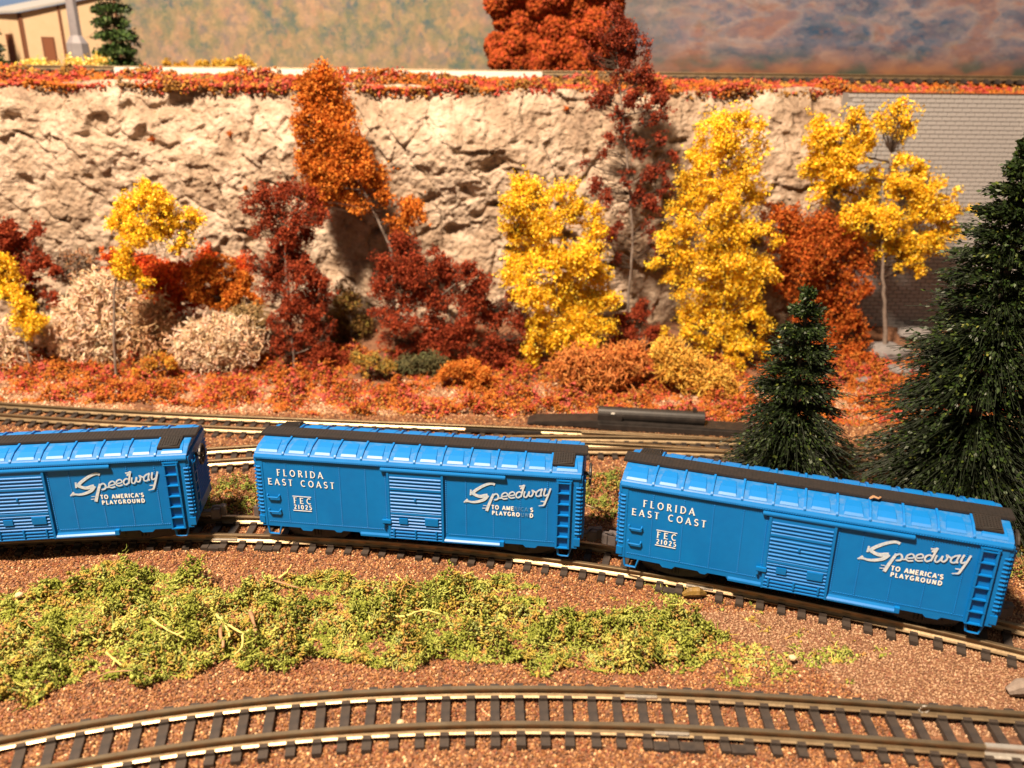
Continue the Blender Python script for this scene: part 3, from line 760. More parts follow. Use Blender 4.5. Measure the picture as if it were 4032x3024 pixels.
# crumbs of turf strayed over the ballast
turf('stray_turf', [gp(2480, 2230), gp(2560, 2250), gp(3500, 2550), gp(3300, 2700), gp(2700, 2680), gp(2350, 2400)], 14000, .10, 'few stray green crumbs on the brown granules beside the turf', 41, thr=.66)
RED = [(.56, .17, .035), (.60, .23, .045), (.56, .085, .060), (.46, .10, .04), (.55, .16, .03), (.40, .20, .05), (.62, .32, .07), (.60, .13, .10)]
turf('orange_ground_cover', [(-23, 27.1), (-12, 26.8), (-8, 26.2), (-3, 25.9), (1, 26.2), (6, 26.0), (12, 25.7), (17, 26.5), (21, 29), (20, 31.5), (10, 31.0), (0, 31.2), (-23, 31)], 80000, .85, 'orange and coral red ground foam in front of the bushes', 51, pal=RED, w=[.2, .2, .12, .1, .14, .08, .08, .1], sz=.058, thr=.44, freq=1.1)

# yellow forked lichen twigs, sticks and pebbles on the turf
def resamp(pts, k=8):
    out = []
    for a, b in zip(pts[:-1], pts[1:]):
        for t in range(k): out.append(Vector(a).lerp(Vector(b), t / k))
    out.append(Vector(pts[-1])); return out
def twig(name, pts, r, m, label, cat, group=None):
    mb = MB()
    for q in pts:
        rs = resamp([Vector(k_) - Vector((0, 0, .05)) for k_ in q], 4); nn = len(rs)
        rs = [k_ + Vector((random.uniform(-1, 1), random.uniform(-1, 1), random.uniform(-1, 1))) * r * .45 for k_ in rs]
        mb.tube(rs, [r * random.uniform(.7, 1.15) * (1 - .5 * i_ / nn) for i_ in range(nn)], 6)
    o = mb.obj(name, m, smooth=True); tag(o, label, cat, group); return o
M['yellowtwig'] = mat('yellow_lichen_twig', (.44, .38, .09), .8, noise=(7, .3, .7), col2=(.56, .50, .16), bump=(12, .6, .05))
def gz(u, v, h): x, y = gp(u, v, h); return (x, y, h + .05)
twig('lichen_twig', [[gz(850, 2420, .30), gz(890, 2460, .34), gz(950, 2490, .33), gz(1010, 2480, .31)], [gz(890, 2460, .34), gz(905, 2510, .3)], [gz(960, 2490, .33), gz(950, 2550, .28), gz(925, 2580, .2)]], .034, M['yellowtwig'], 'yellow forked lichen twig beside the short brown stick on the turf', 'twig', 'twigs on the turf')
twig('lichen_twig', [[gz(590, 2430, .3), gz(640, 2470, .33), (*gz(720, 2510, .32),)], [gz(700, 2505, .32), gz(740, 2470, .3)]], .032, M['yellowtwig'], 'yellow bent lichen twig in the middle of the green turf', 'twig', 'twigs on the turf')
twig('lichen_twig', [[gz(420, 2570, .28), gz(455, 2600, .3), gz(480, 2620, .25)], [gz(455, 2600, .3), gz(440, 2625, .2)]], .03, M['yellowtwig'], 'small yellow lichen twig low on the left of the turf', 'twig', 'twigs on the turf')
twig('lichen_twig', [[gz(1540, 2430, .22), gz(1600, 2425, .28), gz(1670, 2400, .28), gz(1740, 2420, .24)]], .03, M['yellowtwig'], 'long yellow lichen twig lying flat on the right part of the turf', 'twig', 'twigs on the turf')
twig('lichen_twig', [[gz(1590, 2300, .20), gz(1560, 2260, .28)]], .026, M['yellowtwig'], 'short yellow twig standing at the upper edge of the turf', 'twig', 'twigs on the turf')
twig('lichen_twig', [[gz(1100, 2275, .1), gz(1130, 2250, .2), gz(1150, 2225, .26)]], .028, M['yellowtwig'], 'yellow twig leaning over the ballast behind the turf under the middle boxcar', 'twig', 'twigs on the turf')
twig('wood_stick', [[gz(985, 2410, .30), gz(1012, 2500, .32)]], .050, M['stick'], 'short brown wooden stick standing in the turf', 'stick', 'sticks in the turf')
twig('wood_stick', [[gz(868, 2470, .26), gz(880, 2550, .24)]], .048, M['stick'], 'olive brown stick end left of the short brown stick', 'stick', 'sticks in the turf')
twig('wood_stick', [[gz(1075, 2285, .12), gz(1175, 2315, .14)]], .025, M['stick'], 'thin brown stick lying across the top edge of the turf', 'stick', 'sticks in the turf')
twig('wood_stick', [[gz(340, 2680, .1), gz(430, 2645, .22), gz(540, 2640, .2), gz(610, 2665, .1)]], .018, M['stick'], 'thin arched stem along the lower edge of the turf', 'stick', 'sticks in the turf')
twig('wood_stick', [[gz(2310, 1990, .3), gz(2385, 2015, .28)]], .026, M['pebble'], 'pale splinter lying on the rear turf in the gap between two boxcars', 'stick', 'sticks in the turf')
def pebble(u, v, r, label, m='pebble', grp='small stones on the granules'):
    x, y = gp(u, v, .08)
    n = 14; a = rng.normal(size=(n, 3)); a /= np.linalg.norm(a, axis=1)[:, None]
    import bmesh
    b = bmesh.new(); bmesh.ops.create_icosphere(b, subdivisions=2, radius=r)
    for w_ in b.verts:
        k = 1 + .35 * (vnoise(np.array([[*w_.co]]) / r + u, 1.3, 3)[0] - .5); w_.co = Vector((w_.co.x * 1.1, w_.co.y, w_.co.z * .8)) * k
    me = bpy.data.meshes.new('pebble'); b.to_mesh(me); b.free(); me.materials.append(M[m])
    o = link('pebble', me); o.location = (x, y, .06 + r * .4); tag(o, label, 'stone', grp)
pebble(3122, 2592, .075, 'round cream pebble on the open granules right of the turf')
pebble(3150, 2660, .03, 'tiny white stone just below the cream pebble')
pebble(2500, 2568, .06, 'small white stone at the right end of the turf')
pebble(1577, 2848, .07, 'white stone between the rails of the nearest track')
pebble(75, 2345, .08, 'white stone at the upper left edge of the turf')
M['ochre'] = mat('ochre_stone', (.22, .13, .025), .5, noise=(6, .3, .7), col2=(.12, .07, .02), bump=(9, .6, .05))
x, y = gp(2735, 2335, .1)
mb = MB(); mb.tube([(-.26, 0, .05), (-.12, 0, .12), (.08, 0, .13), (.26, .02, .06)], [.05, .11, .12, .04], 8)
o = mb.obj('ochre_stone', M['ochre']); o.location = (x, y, 0); tag(o, 'ochre brown stone lying against the track below the nearest boxcar', 'stone')
x, y = gp(4000, 2715, .1)
mb = MB(); mb.tube([(-.3, 0, .05), (-.1, 0, .15), (.25, 0, .14), (.5, .02, .1)], [.08, .17, .19, .1], 9)
o = mb.obj('dark_stone', M['bark']); o.location = (x + .15, y, 0); tag(o, 'dark brown lump on the tan granules above the nearest track', 'stone')
# glue blobs / frayed wire on the front track
x, y = gp(3640, 2790, .2)
mb = MB(); mb.tube([(x + .09 * math.cos(t), y + .01, .17 + .07 * math.sin(t)) for t in np.linspace(0, 2 * math.pi, 13)], .022, 5)
o = mb.obj('wire_loop', M['foil']); tag(o, 'small pale wire loop on the far rail of the nearest track', 'wire')
P = center('front'); P = P[(P[:, 0] > 8.2) & (P[:, 0] < 10.8)]
o = link('rail_sleeve', rail_mesh(P, -.45, .065, 'rail_sleeve', 1.12, M['foil'])); tag(o, 'bright metal sleeve over the end of the nearest rail', 'rail joiner')

# ------------------------------------------------------------------ trees and bushes
def puffs_at(pl, Y, dj=.6):
    out = []
    for (u, v, r) in pl:
        sc = scale_at(Y, 5); R = r * D2P / sc
        yy = Y + random.uniform(-dj, dj) * R
        q = at(u * D2P, v * D2P, yy); out.append((q.x, q.y, q.z, R))
    return np.array(out)
def foam_cloud(pf, n, size, pal, w=None, thr=.42, freq=2.6, seed=1, fuzz=.25, shell=.45, warp=1.0):
    n = int(n * (2.6 if warp else 1.3)); size = size * (.68 if warp else .9); thr = thr - (.055 if warp else 0)
    vol = pf[:, 3] ** 2.2; i = rng.choice(len(pf), int(n * 2.2), p=vol / vol.sum())
    d = rng.normal(size=(len(i), 3)); d /= np.linalg.norm(d, axis=1)[:, None]
    rr = rng.random(len(i)) ** shell * (1 + rng.normal(0, fuzz * .35, len(i)))
    P = pf[i, :3] + d * (pf[i, 3] * rr)[:, None] * [1, .85, 1]
    # crumbs hang together in little sponge-like clots
    m_ = max(1, len(P) // 9); ctr = P[rng.choice(len(P), m_, replace=False)]
    j = rng.integers(0, m_, len(P)); cl_ = rng.random(len(P)) < .75 * (warp > 0)
    P = np.where(cl_[:, None], ctr[j] + rng.normal(size=P.shape) * size * 1.15 * rng.random((len(P), 1)) ** .5 + (rng.random((len(P), 1)) * ((ctr[j] - P.mean(0)) * .10) + rng.normal(size=(m_, 3))[j] * rng.random((len(P), 1)) * size * 2.2), P)
    wv = np.stack([fbm(P, 1.3, 2, seed + 20 + q) for q in range(3)], 1) - .5
    P = P + wv * np.minimum(.75, pf[:, 3].mean() * 1.1) * warp
    nz = fbm(P, freq, 2, seed)
    k = nz > thr + .05 + .06 * (rng.random(len(P)) - .5); P = P[k][:n]
    col = pick(len(P), pal, w)
    col *= (0.72 + .36 * vnoise(P, 1.8, seed + 4) + .30 * vnoise(P, 6.0, seed + 5))[:, None]
    return (flakes if warp else bits)(P, rng.uniform(.6, 1.4, len(P)) * size, col)
def sprigs(pf, base_pts, n, rad=.018, col=(.09, .06, .045)):
    """fine twigs running from the limbs out into the puffs"""
    base_pts = np.array(base_pts); i = rng.choice(len(pf), n); T = pf[i, :3] + rng.normal(size=(n, 3)) * pf[i, 3:4] * .5
    dd = np.linalg.norm(T[:, None] - base_pts[None], axis=2) + np.maximum(0, base_pts[None, :, 2] - T[:, None, 2] + .3) * 1.5
    S = base_pts[dd.argmin(1)]
    mid = (S + T) / 2 + rng.normal(size=(n, 3)) * .12; mid[:, 2] -= .05
    path = np.stack([S, mid, T], 1); r = np.ones((n, 3)) * [rad, rad * .7, rad * .4]
    V, F = tubes(path, r, 4)
    return V, F, np.tile(np.array(col), (len(V), 1))
def resamp(pts, k=8):
    out = []
    for a, b in zip(pts[:-1], pts[1:]):
        for t in range(k): out.append(Vector(a).lerp(Vector(b), t / k))
    out.append(Vector(pts[-1])); return out
def tree(name, label, cat, Y, trunk, pl, n, size, pal, w=None, thr=.42, freq=2.6, tr=.07, seed=1, nspr=120, group=None, bark='bark', fuzz=.25, shell=.45, lift=0, minz=None, warp=1.0):
    pf = puffs_at(pl, Y)
    if trunk:
        tp = [at(u * D2P, v * D2P, Y) for u, v in trunk]
        if trunk[0] and minz is None:
            gzv = float(ground_h(np.array([tp[0].x]), np.array([Y]))[0])
            tp[0] = Vector((tp[0].x, tp[0].y, min(tp[0].z, gzv - .05)))
    else:
        c = pf[:, :3].mean(0); zz = float(ground_h(np.array([c[0]]), np.array([Y]))[0]) if minz is None else minz
        tp = [Vector((c[0], Y, zz - .05)), Vector((c[0], Y, max(c[2], zz + .3)))]
    root = thing(name, tp[0], label, cat, group)
    rs = resamp(tp, 6)
    mb = MB(); L = len(rs)
    mb.tube([q + Vector((random.uniform(-1, 1), random.uniform(-1, 1), 0)) * tr * .3 - tp[0] for q in rs], [tr * (1 - .75 * i / L) for i in range(L)], 7)
    # limbs: from the trunk to the larger puffs
    big = pf[np.argsort(-pf[:, 3])][:14]
    nodes = list(rs)
    for q in big:
        T = Vector(q[:3]); cand = [r_ for r_ in rs if r_.z < T.z + .1] or rs[:3]
        S = min(cand, key=lambda r_: (r_ - T).length + max(0, r_.z - T.z + .3) * 1.5)
        mid = (S + T) / 2 + Vector((random.uniform(-.1, .1), random.uniform(-.1, .1), -.06))
        mb.tube([S - tp[0], mid - tp[0], T - tp[0]], [tr * .45, tr * .3, tr * .14], 5)
        nodes += resamp([S, mid, T], 3)
    mb.obj('trunk', M[bark], root, smooth=True)
    parts = [foam_cloud(pf, n, size, pal, w, thr, freq, seed, fuzz, shell, warp)]
    if nspr: parts.append(sprigs(pf, [tuple(q) for q in nodes], nspr))
    V, F, C = join(parts)
    V = V - np.array(tp[0])
    o = link('crown', npmesh('crown', V, F, M['foam'], C), root)
    return root
MAR = [(.25, .042, .019), (.31, .058, .024), (.18, .028, .014), (.36, .072, .028)]
RUST = [(.44, .100, .020), (.50, .13, .025), (.36, .07, .014), (.55, .18, .035)]
ORG = [(.52, .15, .020), (.58, .19, .03), (.44, .11, .015), (.62, .23, .04)]
YEL = [(.86, .53, .025), (.90, .63, .045), (.74, .39, .018), (.93, .72, .12), (.54, .28, .02)]
YW = [.3, .3, .16, .16, .08]
G_ = 'autumn trees along the foot of the rock wall'

tree('yellow_tree', 'small yellow tree on a long thin bare trunk among the tan lichen bushes', 'tree', 29.0, [(250, 822), (247, 740), (246, 640), (258, 540), (300, 470)],
     [(285, 450, 34), (330, 425, 32), (310, 410, 20), (355, 465, 34), (400, 480, 28), (300, 500, 36), (262, 480, 24), (390, 510, 26), (335, 500, 30), (268, 560, 20), (290, 590, 20), (262, 592, 17), (318, 612, 18), (420, 475, 14), (275, 540, 14), (380, 535, 18)],
     9500, .062, YEL, YW, .45, 3.0, .055, 3, 160, G_)
tree('yellow_bush', 'yellow foliage hanging at the frame edge beside the tan lichen', 'bush', 29.5, None, [(-5, 575, 28), (12, 590, 26), (25, 618, 28), (45, 655, 26), (68, 690, 24), (85, 690, 14), (60, 712, 14), (15, 640, 14), (40, 690, 18)], 4500, .066, YEL, YW, .40, 2.8, .05, 5, 60, G_)
tree('orange_tree', 'tall rust orange tree leaning over the rock face on a bare branching stem', 'tree', 31.6, [(850, 600), (845, 540), (815, 470), (770, 380), (720, 260)],
     [(695, 165, 24), (700, 195, 34), (670, 215, 26), (660, 185, 18), (715, 235, 40), (670, 270, 36), (730, 285, 42), (695, 320, 46), (760, 320, 30), (675, 350, 30), (735, 360, 44), (695, 395, 40), (790, 365, 32), (750, 400, 34), (815, 400, 26), (690, 425, 22), (770, 430, 22), (815, 375, 22), (835, 420, 14), (880, 455, 26), (900, 460, 12), (862, 480, 20), (835, 475, 13), (790, 440, 12), (850, 500, 10)],
     15000, .080, ORG, None, .34, 2.3, .075, 7, 260, G_)
tree('maroon_tree', 'maroon tree with an upright trunk left of the broad maroon bush', 'tree', 30.0, [(640, 830), (628, 700), (618, 600), (612, 480)],
     [(570, 435, 28), (545, 450, 18), (620, 425, 26), (660, 435, 28), (690, 470, 20), (590, 470, 32), (640, 480, 30), (560, 495, 18), (605, 520, 24), (600, 555, 26), (632, 545, 26), (630, 510, 24), (665, 510, 20), (660, 560, 18), (545, 550, 14), (560, 575, 20), (600, 590, 34), (645, 590, 38), (585, 625, 28), (680, 610, 28), (705, 625, 20), (640, 655, 38), (680, 655, 32), (605, 690, 26), (640, 720, 30), (675, 700, 34), (710, 700, 18), (690, 740, 28), (640, 765, 26), (680, 780, 28), (660, 810, 24), (730, 765, 20), (600, 745, 18), (700, 810, 16)],
     17000, .062, MAR, None, .42, 3.0, .075, 11, 320, G_)
tree('maroon_bush', 'broad maroon bush left of the wide yellow tree', 'bush', 30.2, [(1040, 800), (1000, 740), (960, 660), (885, 560)],
     [(880, 540, 28), (865, 520, 14), (850, 580, 32), (900, 590, 34), (940, 565, 26), (960, 590, 30), (835, 625, 32), (890, 640, 38), (950, 640, 40), (1000, 600, 30), (1035, 620, 28), (1010, 660, 40), (1060, 680, 34), (1095, 660, 26), (1120, 695, 26), (1060, 735, 30), (990, 710, 38), (935, 705, 36), (870, 700, 34), (830, 680, 24), (1025, 765, 26), (1075, 770, 22), (900, 745, 28), (955, 745, 26), (835, 730, 18), (1140, 720, 18), (1100, 740, 20), (870, 760, 18), (1105, 640, 16)],
     19000, .064, MAR, None, .40, 2.6, .07, 13, 320, G_)
tree('yellow_tree', 'wide bushy yellow tree right of the broad maroon bush', 'tree', 29.9, [(1215, 830), (1210, 700), (1200, 600), (1185, 470)],
     [(1130, 412, 24), (1155, 400, 20), (1120, 450, 28), (1165, 440, 32), (1215, 420, 20), (1240, 400, 10), (1115, 500, 32), (1175, 490, 42), (1235, 465, 32), (1280, 500, 28), (1285, 465, 18), (1125, 560, 38), (1190, 560, 46), (1255, 560, 42), (1290, 590, 28), (1100, 590, 20), (1150, 625, 42), (1215, 630, 48), (1275, 640, 36), (1165, 690, 32), (1235, 690, 46), (1295, 695, 28), (1200, 730, 32), (1265, 740, 30), (1150, 735, 20), (1150, 770, 20), (1140, 800, 15), (1310, 655, 20), (1230, 765, 16), (1320, 720, 12)],
     22000, .070, YEL, YW, .37, 2.5, .08, 17, 160, G_)
tree('maroon_tree', 'tall sparse dark red tree that rises above the top of the rock wall', 'tree', 31.3, [(1352, 740), (1358, 640), (1368, 520), (1360, 420), (1350, 300), (1335, 150), (1325, 50)],
     [(1325, 45, 16), (1335, 65, 20), (1350, 85, 22), (1310, 95, 20), (1375, 105, 18), (1345, 125, 24), (1290, 130, 14), (1270, 115, 10), (1395, 115, 12), (1385, 165, 22), (1340, 175, 20), (1410, 190, 16), (1370, 215, 22), (1420, 225, 18), (1310, 205, 18), (1290, 225, 16), (1330, 240, 18), (1400, 250, 22), (1435, 215, 10), (1350, 280, 18), (1440, 250, 12), (1320, 300, 16), (1375, 320, 22), (1420, 300, 14), (1445, 335, 12), (1300, 330, 10), (1400, 370, 20), (1350, 380, 18), (1290, 395, 16), (1310, 420, 16), (1375, 420, 20), (1430, 395, 18), (1405, 440, 18), (1340, 470, 13), (1400, 490, 14), (1320, 500, 14), (1295, 530, 13), (1330, 555, 13), (1290, 565, 12), (1425, 360, 12), (1265, 350, 8), (1410, 530, 10)],
     10500, .062, [(.27, .046, .021), (.20, .034, .018), (.33, .066, .028), (.18, .045, .03)], None, .47, 3.2, .062, 19, 420, G_)
tree('yellow_tree', 'tall dense yellow tree directly left of the small dark pine', 'tree', 30.3, [(1560, 830), (1562, 700), (1565, 560), (1575, 400)],
     [(1555, 270, 22), (1600, 262, 26), (1632, 290, 22), (1530, 300, 28), (1575, 315, 40), (1510, 345, 26), (1640, 330, 18), (1535, 370, 42), (1595, 375, 44), (1480, 390, 22), (1505, 430, 38), (1560, 440, 44), (1620, 425, 32), (1465, 450, 20), (1480, 490, 32), (1540, 500, 42), (1595, 490, 40), (1640, 500, 24), (1670, 525, 12), (1440, 520, 20), (1470, 555, 34), (1535, 565, 40), (1595, 560, 38), (1640, 575, 26), (1665, 590, 12), (1490, 615, 34), (1550, 625, 44), (1605, 615, 36), (1500, 670, 30), (1560, 685, 44), (1625, 665, 28), (1650, 695, 22), (1530, 725, 32), (1590, 735, 36), (1415, 565, 10), (1425, 555, 10), (1580, 780, 22), (1490, 710, 20), (1455, 600, 16), (1640, 740, 18), (1440, 710, 12)],
     25000, .066, YEL, YW, .40, 2.7, .075, 23, 220, G_)
tree('rust_bush', 'large rust orange bush behind the small dark pine', 'bush', 31.2, [(1800, 850), (1790, 720), (1760, 600)],
     [(1680, 480, 30), (1710, 475, 26), (1730, 505, 38), (1780, 495, 34), (1700, 545, 36), (1760, 555, 50), (1825, 535, 34), (1850, 575, 26), (1695, 600, 26), (1740, 610, 44), (1810, 610, 44), (1850, 630, 22), (1780, 670, 46), (1830, 690, 36), (1780, 730, 40), (1845, 755, 36), (1820, 785, 40), (1865, 800, 28), (1800, 825, 26), (1850, 830, 28), (1735, 680, 26), (1885, 770, 18), (1880, 830, 14), (1860, 700, 16)],
     20000, .080, RUST, None, .36, 2.2, .08, 29, 140, G_)
tree('yellow_tree', 'yellow tree with a visible grey trunk against the grey block wall', 'tree', 31.4, [(1912, 800), (1912, 700), (1908, 600), (1903, 450), (1925, 330)],
     [(1765, 270, 18), (1795, 285, 26), (1850, 270, 28), (1853, 240, 14), (1915, 262, 24), (1960, 255, 20), (1940, 235, 12), (1765, 310, 24), (1815, 320, 34), (1875, 305, 26), (1950, 290, 18), (1780, 360, 34), (1840, 365, 36), (1890, 385, 20), (1950, 355, 20), (1985, 370, 24), (1815, 410, 38), (1870, 430, 30), (1945, 405, 30), (1995, 410, 34), (2035, 410, 24), (1850, 470, 34), (1915, 475, 34), (1980, 465, 34), (2035, 460, 28), (1900, 520, 30), (1955, 525, 34), (2010, 515, 32), (2050, 500, 18), (1780, 420, 22), (1975, 560, 22), (1930, 560, 16), (2092, 455, 12), (1765, 345, 14)],
     19000, .076, YEL, YW, .43, 2.3, .105, 31, 320, G_)
tree('rust_bush', 'rust orange bush behind the right tan lichen bush', 'bush', 30.6, None, [(455, 595, 34), (430, 625, 24), (490, 590, 28), (520, 610, 26), (465, 640, 28), (545, 650, 24), (500, 640, 26), (420, 600, 18)], 7500, .072, ORG, None, .38, 2.6, .06, 37, 80, G_)
tree('red_bush', 'bright orange red bush behind the small yellow tree', 'bush', 31.6, None, [(300, 575, 30), (340, 590, 42), (395, 590, 40), (430, 560, 22), (365, 640, 38), (415, 640, 30), (248, 560, 24), (330, 640, 30), (450, 550, 16), (520, 575, 18)], 9500, .078, [(.62, .10, .02), (.54, .075, .018), (.66, .16, .03), (.40, .05, .02)], None, .36, 2.2, .06, 41, 60, G_)
tree('maroon_bush', 'maroon bush at the frame edge above the yellow foliage', 'bush', 31.0, None, [(10, 505, 30), (45, 520, 30), (80, 495, 14), (20, 555, 34), (85, 560, 22), (60, 590, 26), (125, 580, 14), (10, 600, 24), (70, 640, 24), (110, 640, 18)], 7500, .070, MAR, None, .40, 2.6, .06, 43, 100, G_)
tree('maroon_bush', 'low dark red bush between the two big yellow trees', 'bush', 30.6, None, [(1350, 690, 18), (1385, 680, 18), (1370, 720, 20), (1410, 720, 18), (1340, 740, 20), (1390, 660, 12), (1430, 740, 20)], 3500, .062, MAR, None, .42, 3.0, .05, 47, 60, G_)
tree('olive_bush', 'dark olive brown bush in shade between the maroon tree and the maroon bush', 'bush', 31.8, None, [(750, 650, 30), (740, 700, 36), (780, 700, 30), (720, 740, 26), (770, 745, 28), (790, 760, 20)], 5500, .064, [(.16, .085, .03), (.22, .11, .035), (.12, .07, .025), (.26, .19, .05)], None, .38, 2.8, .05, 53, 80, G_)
tree('orange_bush', 'small orange bush in front of the broad maroon bush', 'bush', 28.7, None, [(985, 800, 20), (1010, 790, 20), (1040, 805, 18), (960, 810, 12), (1020, 820, 18), (1060, 820, 12)], 3600, .055, [(.66, .23, .04), (.70, .30, .06), (.58, .18, .03)], None, .38, 3.0, .04, 59, 30, G_)
tree('olive_bush', 'small olive and orange tuft at the foot of the broad maroon bush', 'bush', 29.2, None, [(780, 770, 16), (805, 780, 20), (835, 790, 16), (800, 800, 16)], 2600, .052, [(.34, .24, .06), (.24, .2, .06), (.5, .25, .05)], None, .42, 3.2, .04, 61, 40, G_)
tree('orange_bush', 'orange and olive tuft between the two tan lichen bushes', 'bush', 28.9, None, [(325, 790, 14), (345, 780, 16), (365, 785, 14), (300, 805, 10)], 1800, .055, [(.60, .30, .04), (.52, .34, .06), (.62, .22, .04)], None, .40, 3.2, .04, 67, 20, G_)

def lichen(name, label, Y, els, n, rad, pal, seed=1, group='lichen bushes', L=(.22, .5)):
    """els: (u, v, rx, ry) in photo points; a tangle of forking tubes"""
    E = []
    for (u, v, rx, ry) in els:
        q = at(u * D2P, v * D2P, Y); sc = scale_at(Y, 3); E.append((q.x, q.y, q.z, rx * D2P / sc, min(rx, ry) * D2P / sc * .55, ry * D2P / sc))
    E = np.array(E); vol = E[:, 3] * E[:, 5]; i = rng.choice(len(E), n, p=vol / vol.sum())
    d = rng.normal(size=(n, 3)); d[:, 1] -= .25; d /= np.linalg.norm(d, axis=1)[:, None]
    rr = rng.uniform(.45, .97, n); n_in = n
    S = E[i, :3] + d * E[i, 3:] * rr[:, None]
    t = d * .28 + rng.normal(size=(n, 3)) * .8; t /= np.linalg.norm(t, axis=1)[:, None]
    b = rng.normal(size=(n, 3)); ln = rng.uniform(*L, n)[:, None]
    K = np.linspace(0, 1, 5)[None, :, None]
    b2_ = rng.normal(size=(n, 3)); path = S[:, None] + t[:, None] * ln[:, None] * K + b[:, None] * ln[:, None] * .30 * np.sin(K * 3.0) + b2_[:, None] * ln[:, None] * .16 * np.sin(K * 6.0)
    r = rad * .82 * rng.uniform(.7, 1.3, (n, 1)) * np.linspace(1.15, .55, 5)[None]
    col = pick(n, pal, None, .14)
    V, F = tubes(path, r, 3); parts = [(V, F, np.repeat(col, 15, 0))]
    # forks
    for fk in range(2):
        j = rng.choice(n, n * 2 // 3, replace=False); S2 = path[j, 2 + fk]
        t2 = t[j] + rng.normal(size=(len(j), 3)) * .8; t2 /= np.linalg.norm(t2, axis=1)[:, None]; l2 = ln[j] * .45
        K2 = np.linspace(0, 1, 3)[None, :, None]; b2 = rng.normal(size=(len(j), 3))
        p2 = S2[:, None] + t2[:, None] * l2[:, None] * K2 + b2[:, None] * l2[:, None] * .2 * K2 ** 2
        V, F = tubes(p2, rad * .8 * np.linspace(1, .5, 3)[None] * np.ones((len(j), 1)), 3); parts.append((V, F, np.repeat(col[j], 9, 0)))
    V, F, C = join(parts)
    V[:, 2] = np.maximum(V[:, 2], -.05)
    c0 = np.array([E[:, 0].mean(), Y, 0.0])
    o = link(name, npmesh(name, V - c0, F, M['lichen'], C, smooth=True)); o.location = c0; tag(o, label, 'lichen bush', group); return o
TANL = [(.78, .54, .35), (.84, .64, .45), (.62, .39, .22), (.90, .74, .56)]
lichen('lichen_bush', 'big pointed mound of tan lichen behind the thin bare trunk', 30.5, [(220, 700, 95, 85), (225, 640, 60, 60), (200, 740, 95, 55), (150, 720, 50, 60)], 4800, .030, TANL)
lichen('lichen_bush', 'loose open tan lichen with dark gaps right of the thin bare trunk', 30.5, [(325, 700, 55, 70), (300, 740, 60, 50)], 900, .032, [(.60, .36, .19), (.70, .46, .27), (.48, .26, .13)])
lichen('lichen_bush', 'rounded tan lichen mound left of the maroon tree', 29.9, [(460, 745, 88, 60), (430, 760, 55, 48), (510, 735, 60, 60)], 3200, .028, TANL)
lichen('lichen_bush', 'tan lichen cut by the frame edge under the yellow foliage', 30.2, [(15, 750, 60, 70), (60, 790, 45, 35)], 1300, .030, TANL)
lichen('lichen_bush', 'orange tangled lichen below the wide yellow tree', 28.6, [(1250, 790, 62, 42), (1330, 790, 65, 45), (1290, 810, 70, 34), (1370, 770, 35, 25)], 2300, .028, [(.66, .24, .06), (.74, .31, .09), (.54, .17, .04)], L=(.2, .45))
lichen('lichen_bush', 'golden yellow lichen below the tall dense yellow tree', 28.4, [(1470, 790, 60, 42), (1530, 820, 60, 40), (1440, 760, 35, 30), (1570, 840, 25, 22)], 3200, .026, [(.80, .46, .07), (.86, .55, .11), (.70, .34, .05)], L=(.12, .3))
lichen('lichen_bush', 'grey brown mossy lichen behind the pointed tan mound', 31.6, [(170, 580, 45, 40), (200, 600, 35, 30)], 1200, .026, [(.22, .16, .12), (.30, .22, .16), (.4, .2, .1)], L=(.15, .35))
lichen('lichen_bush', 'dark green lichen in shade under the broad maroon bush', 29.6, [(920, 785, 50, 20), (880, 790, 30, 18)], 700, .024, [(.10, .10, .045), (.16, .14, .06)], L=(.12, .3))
lichen('lichen_bush', 'brownish lichen tuft between tan mound and maroon tree', 30.2, [(550, 690, 28, 36), (520, 680, 25, 25)], 600, .024, [(.30, .2, .09), (.42, .28, .12)], L=(.15, .3))

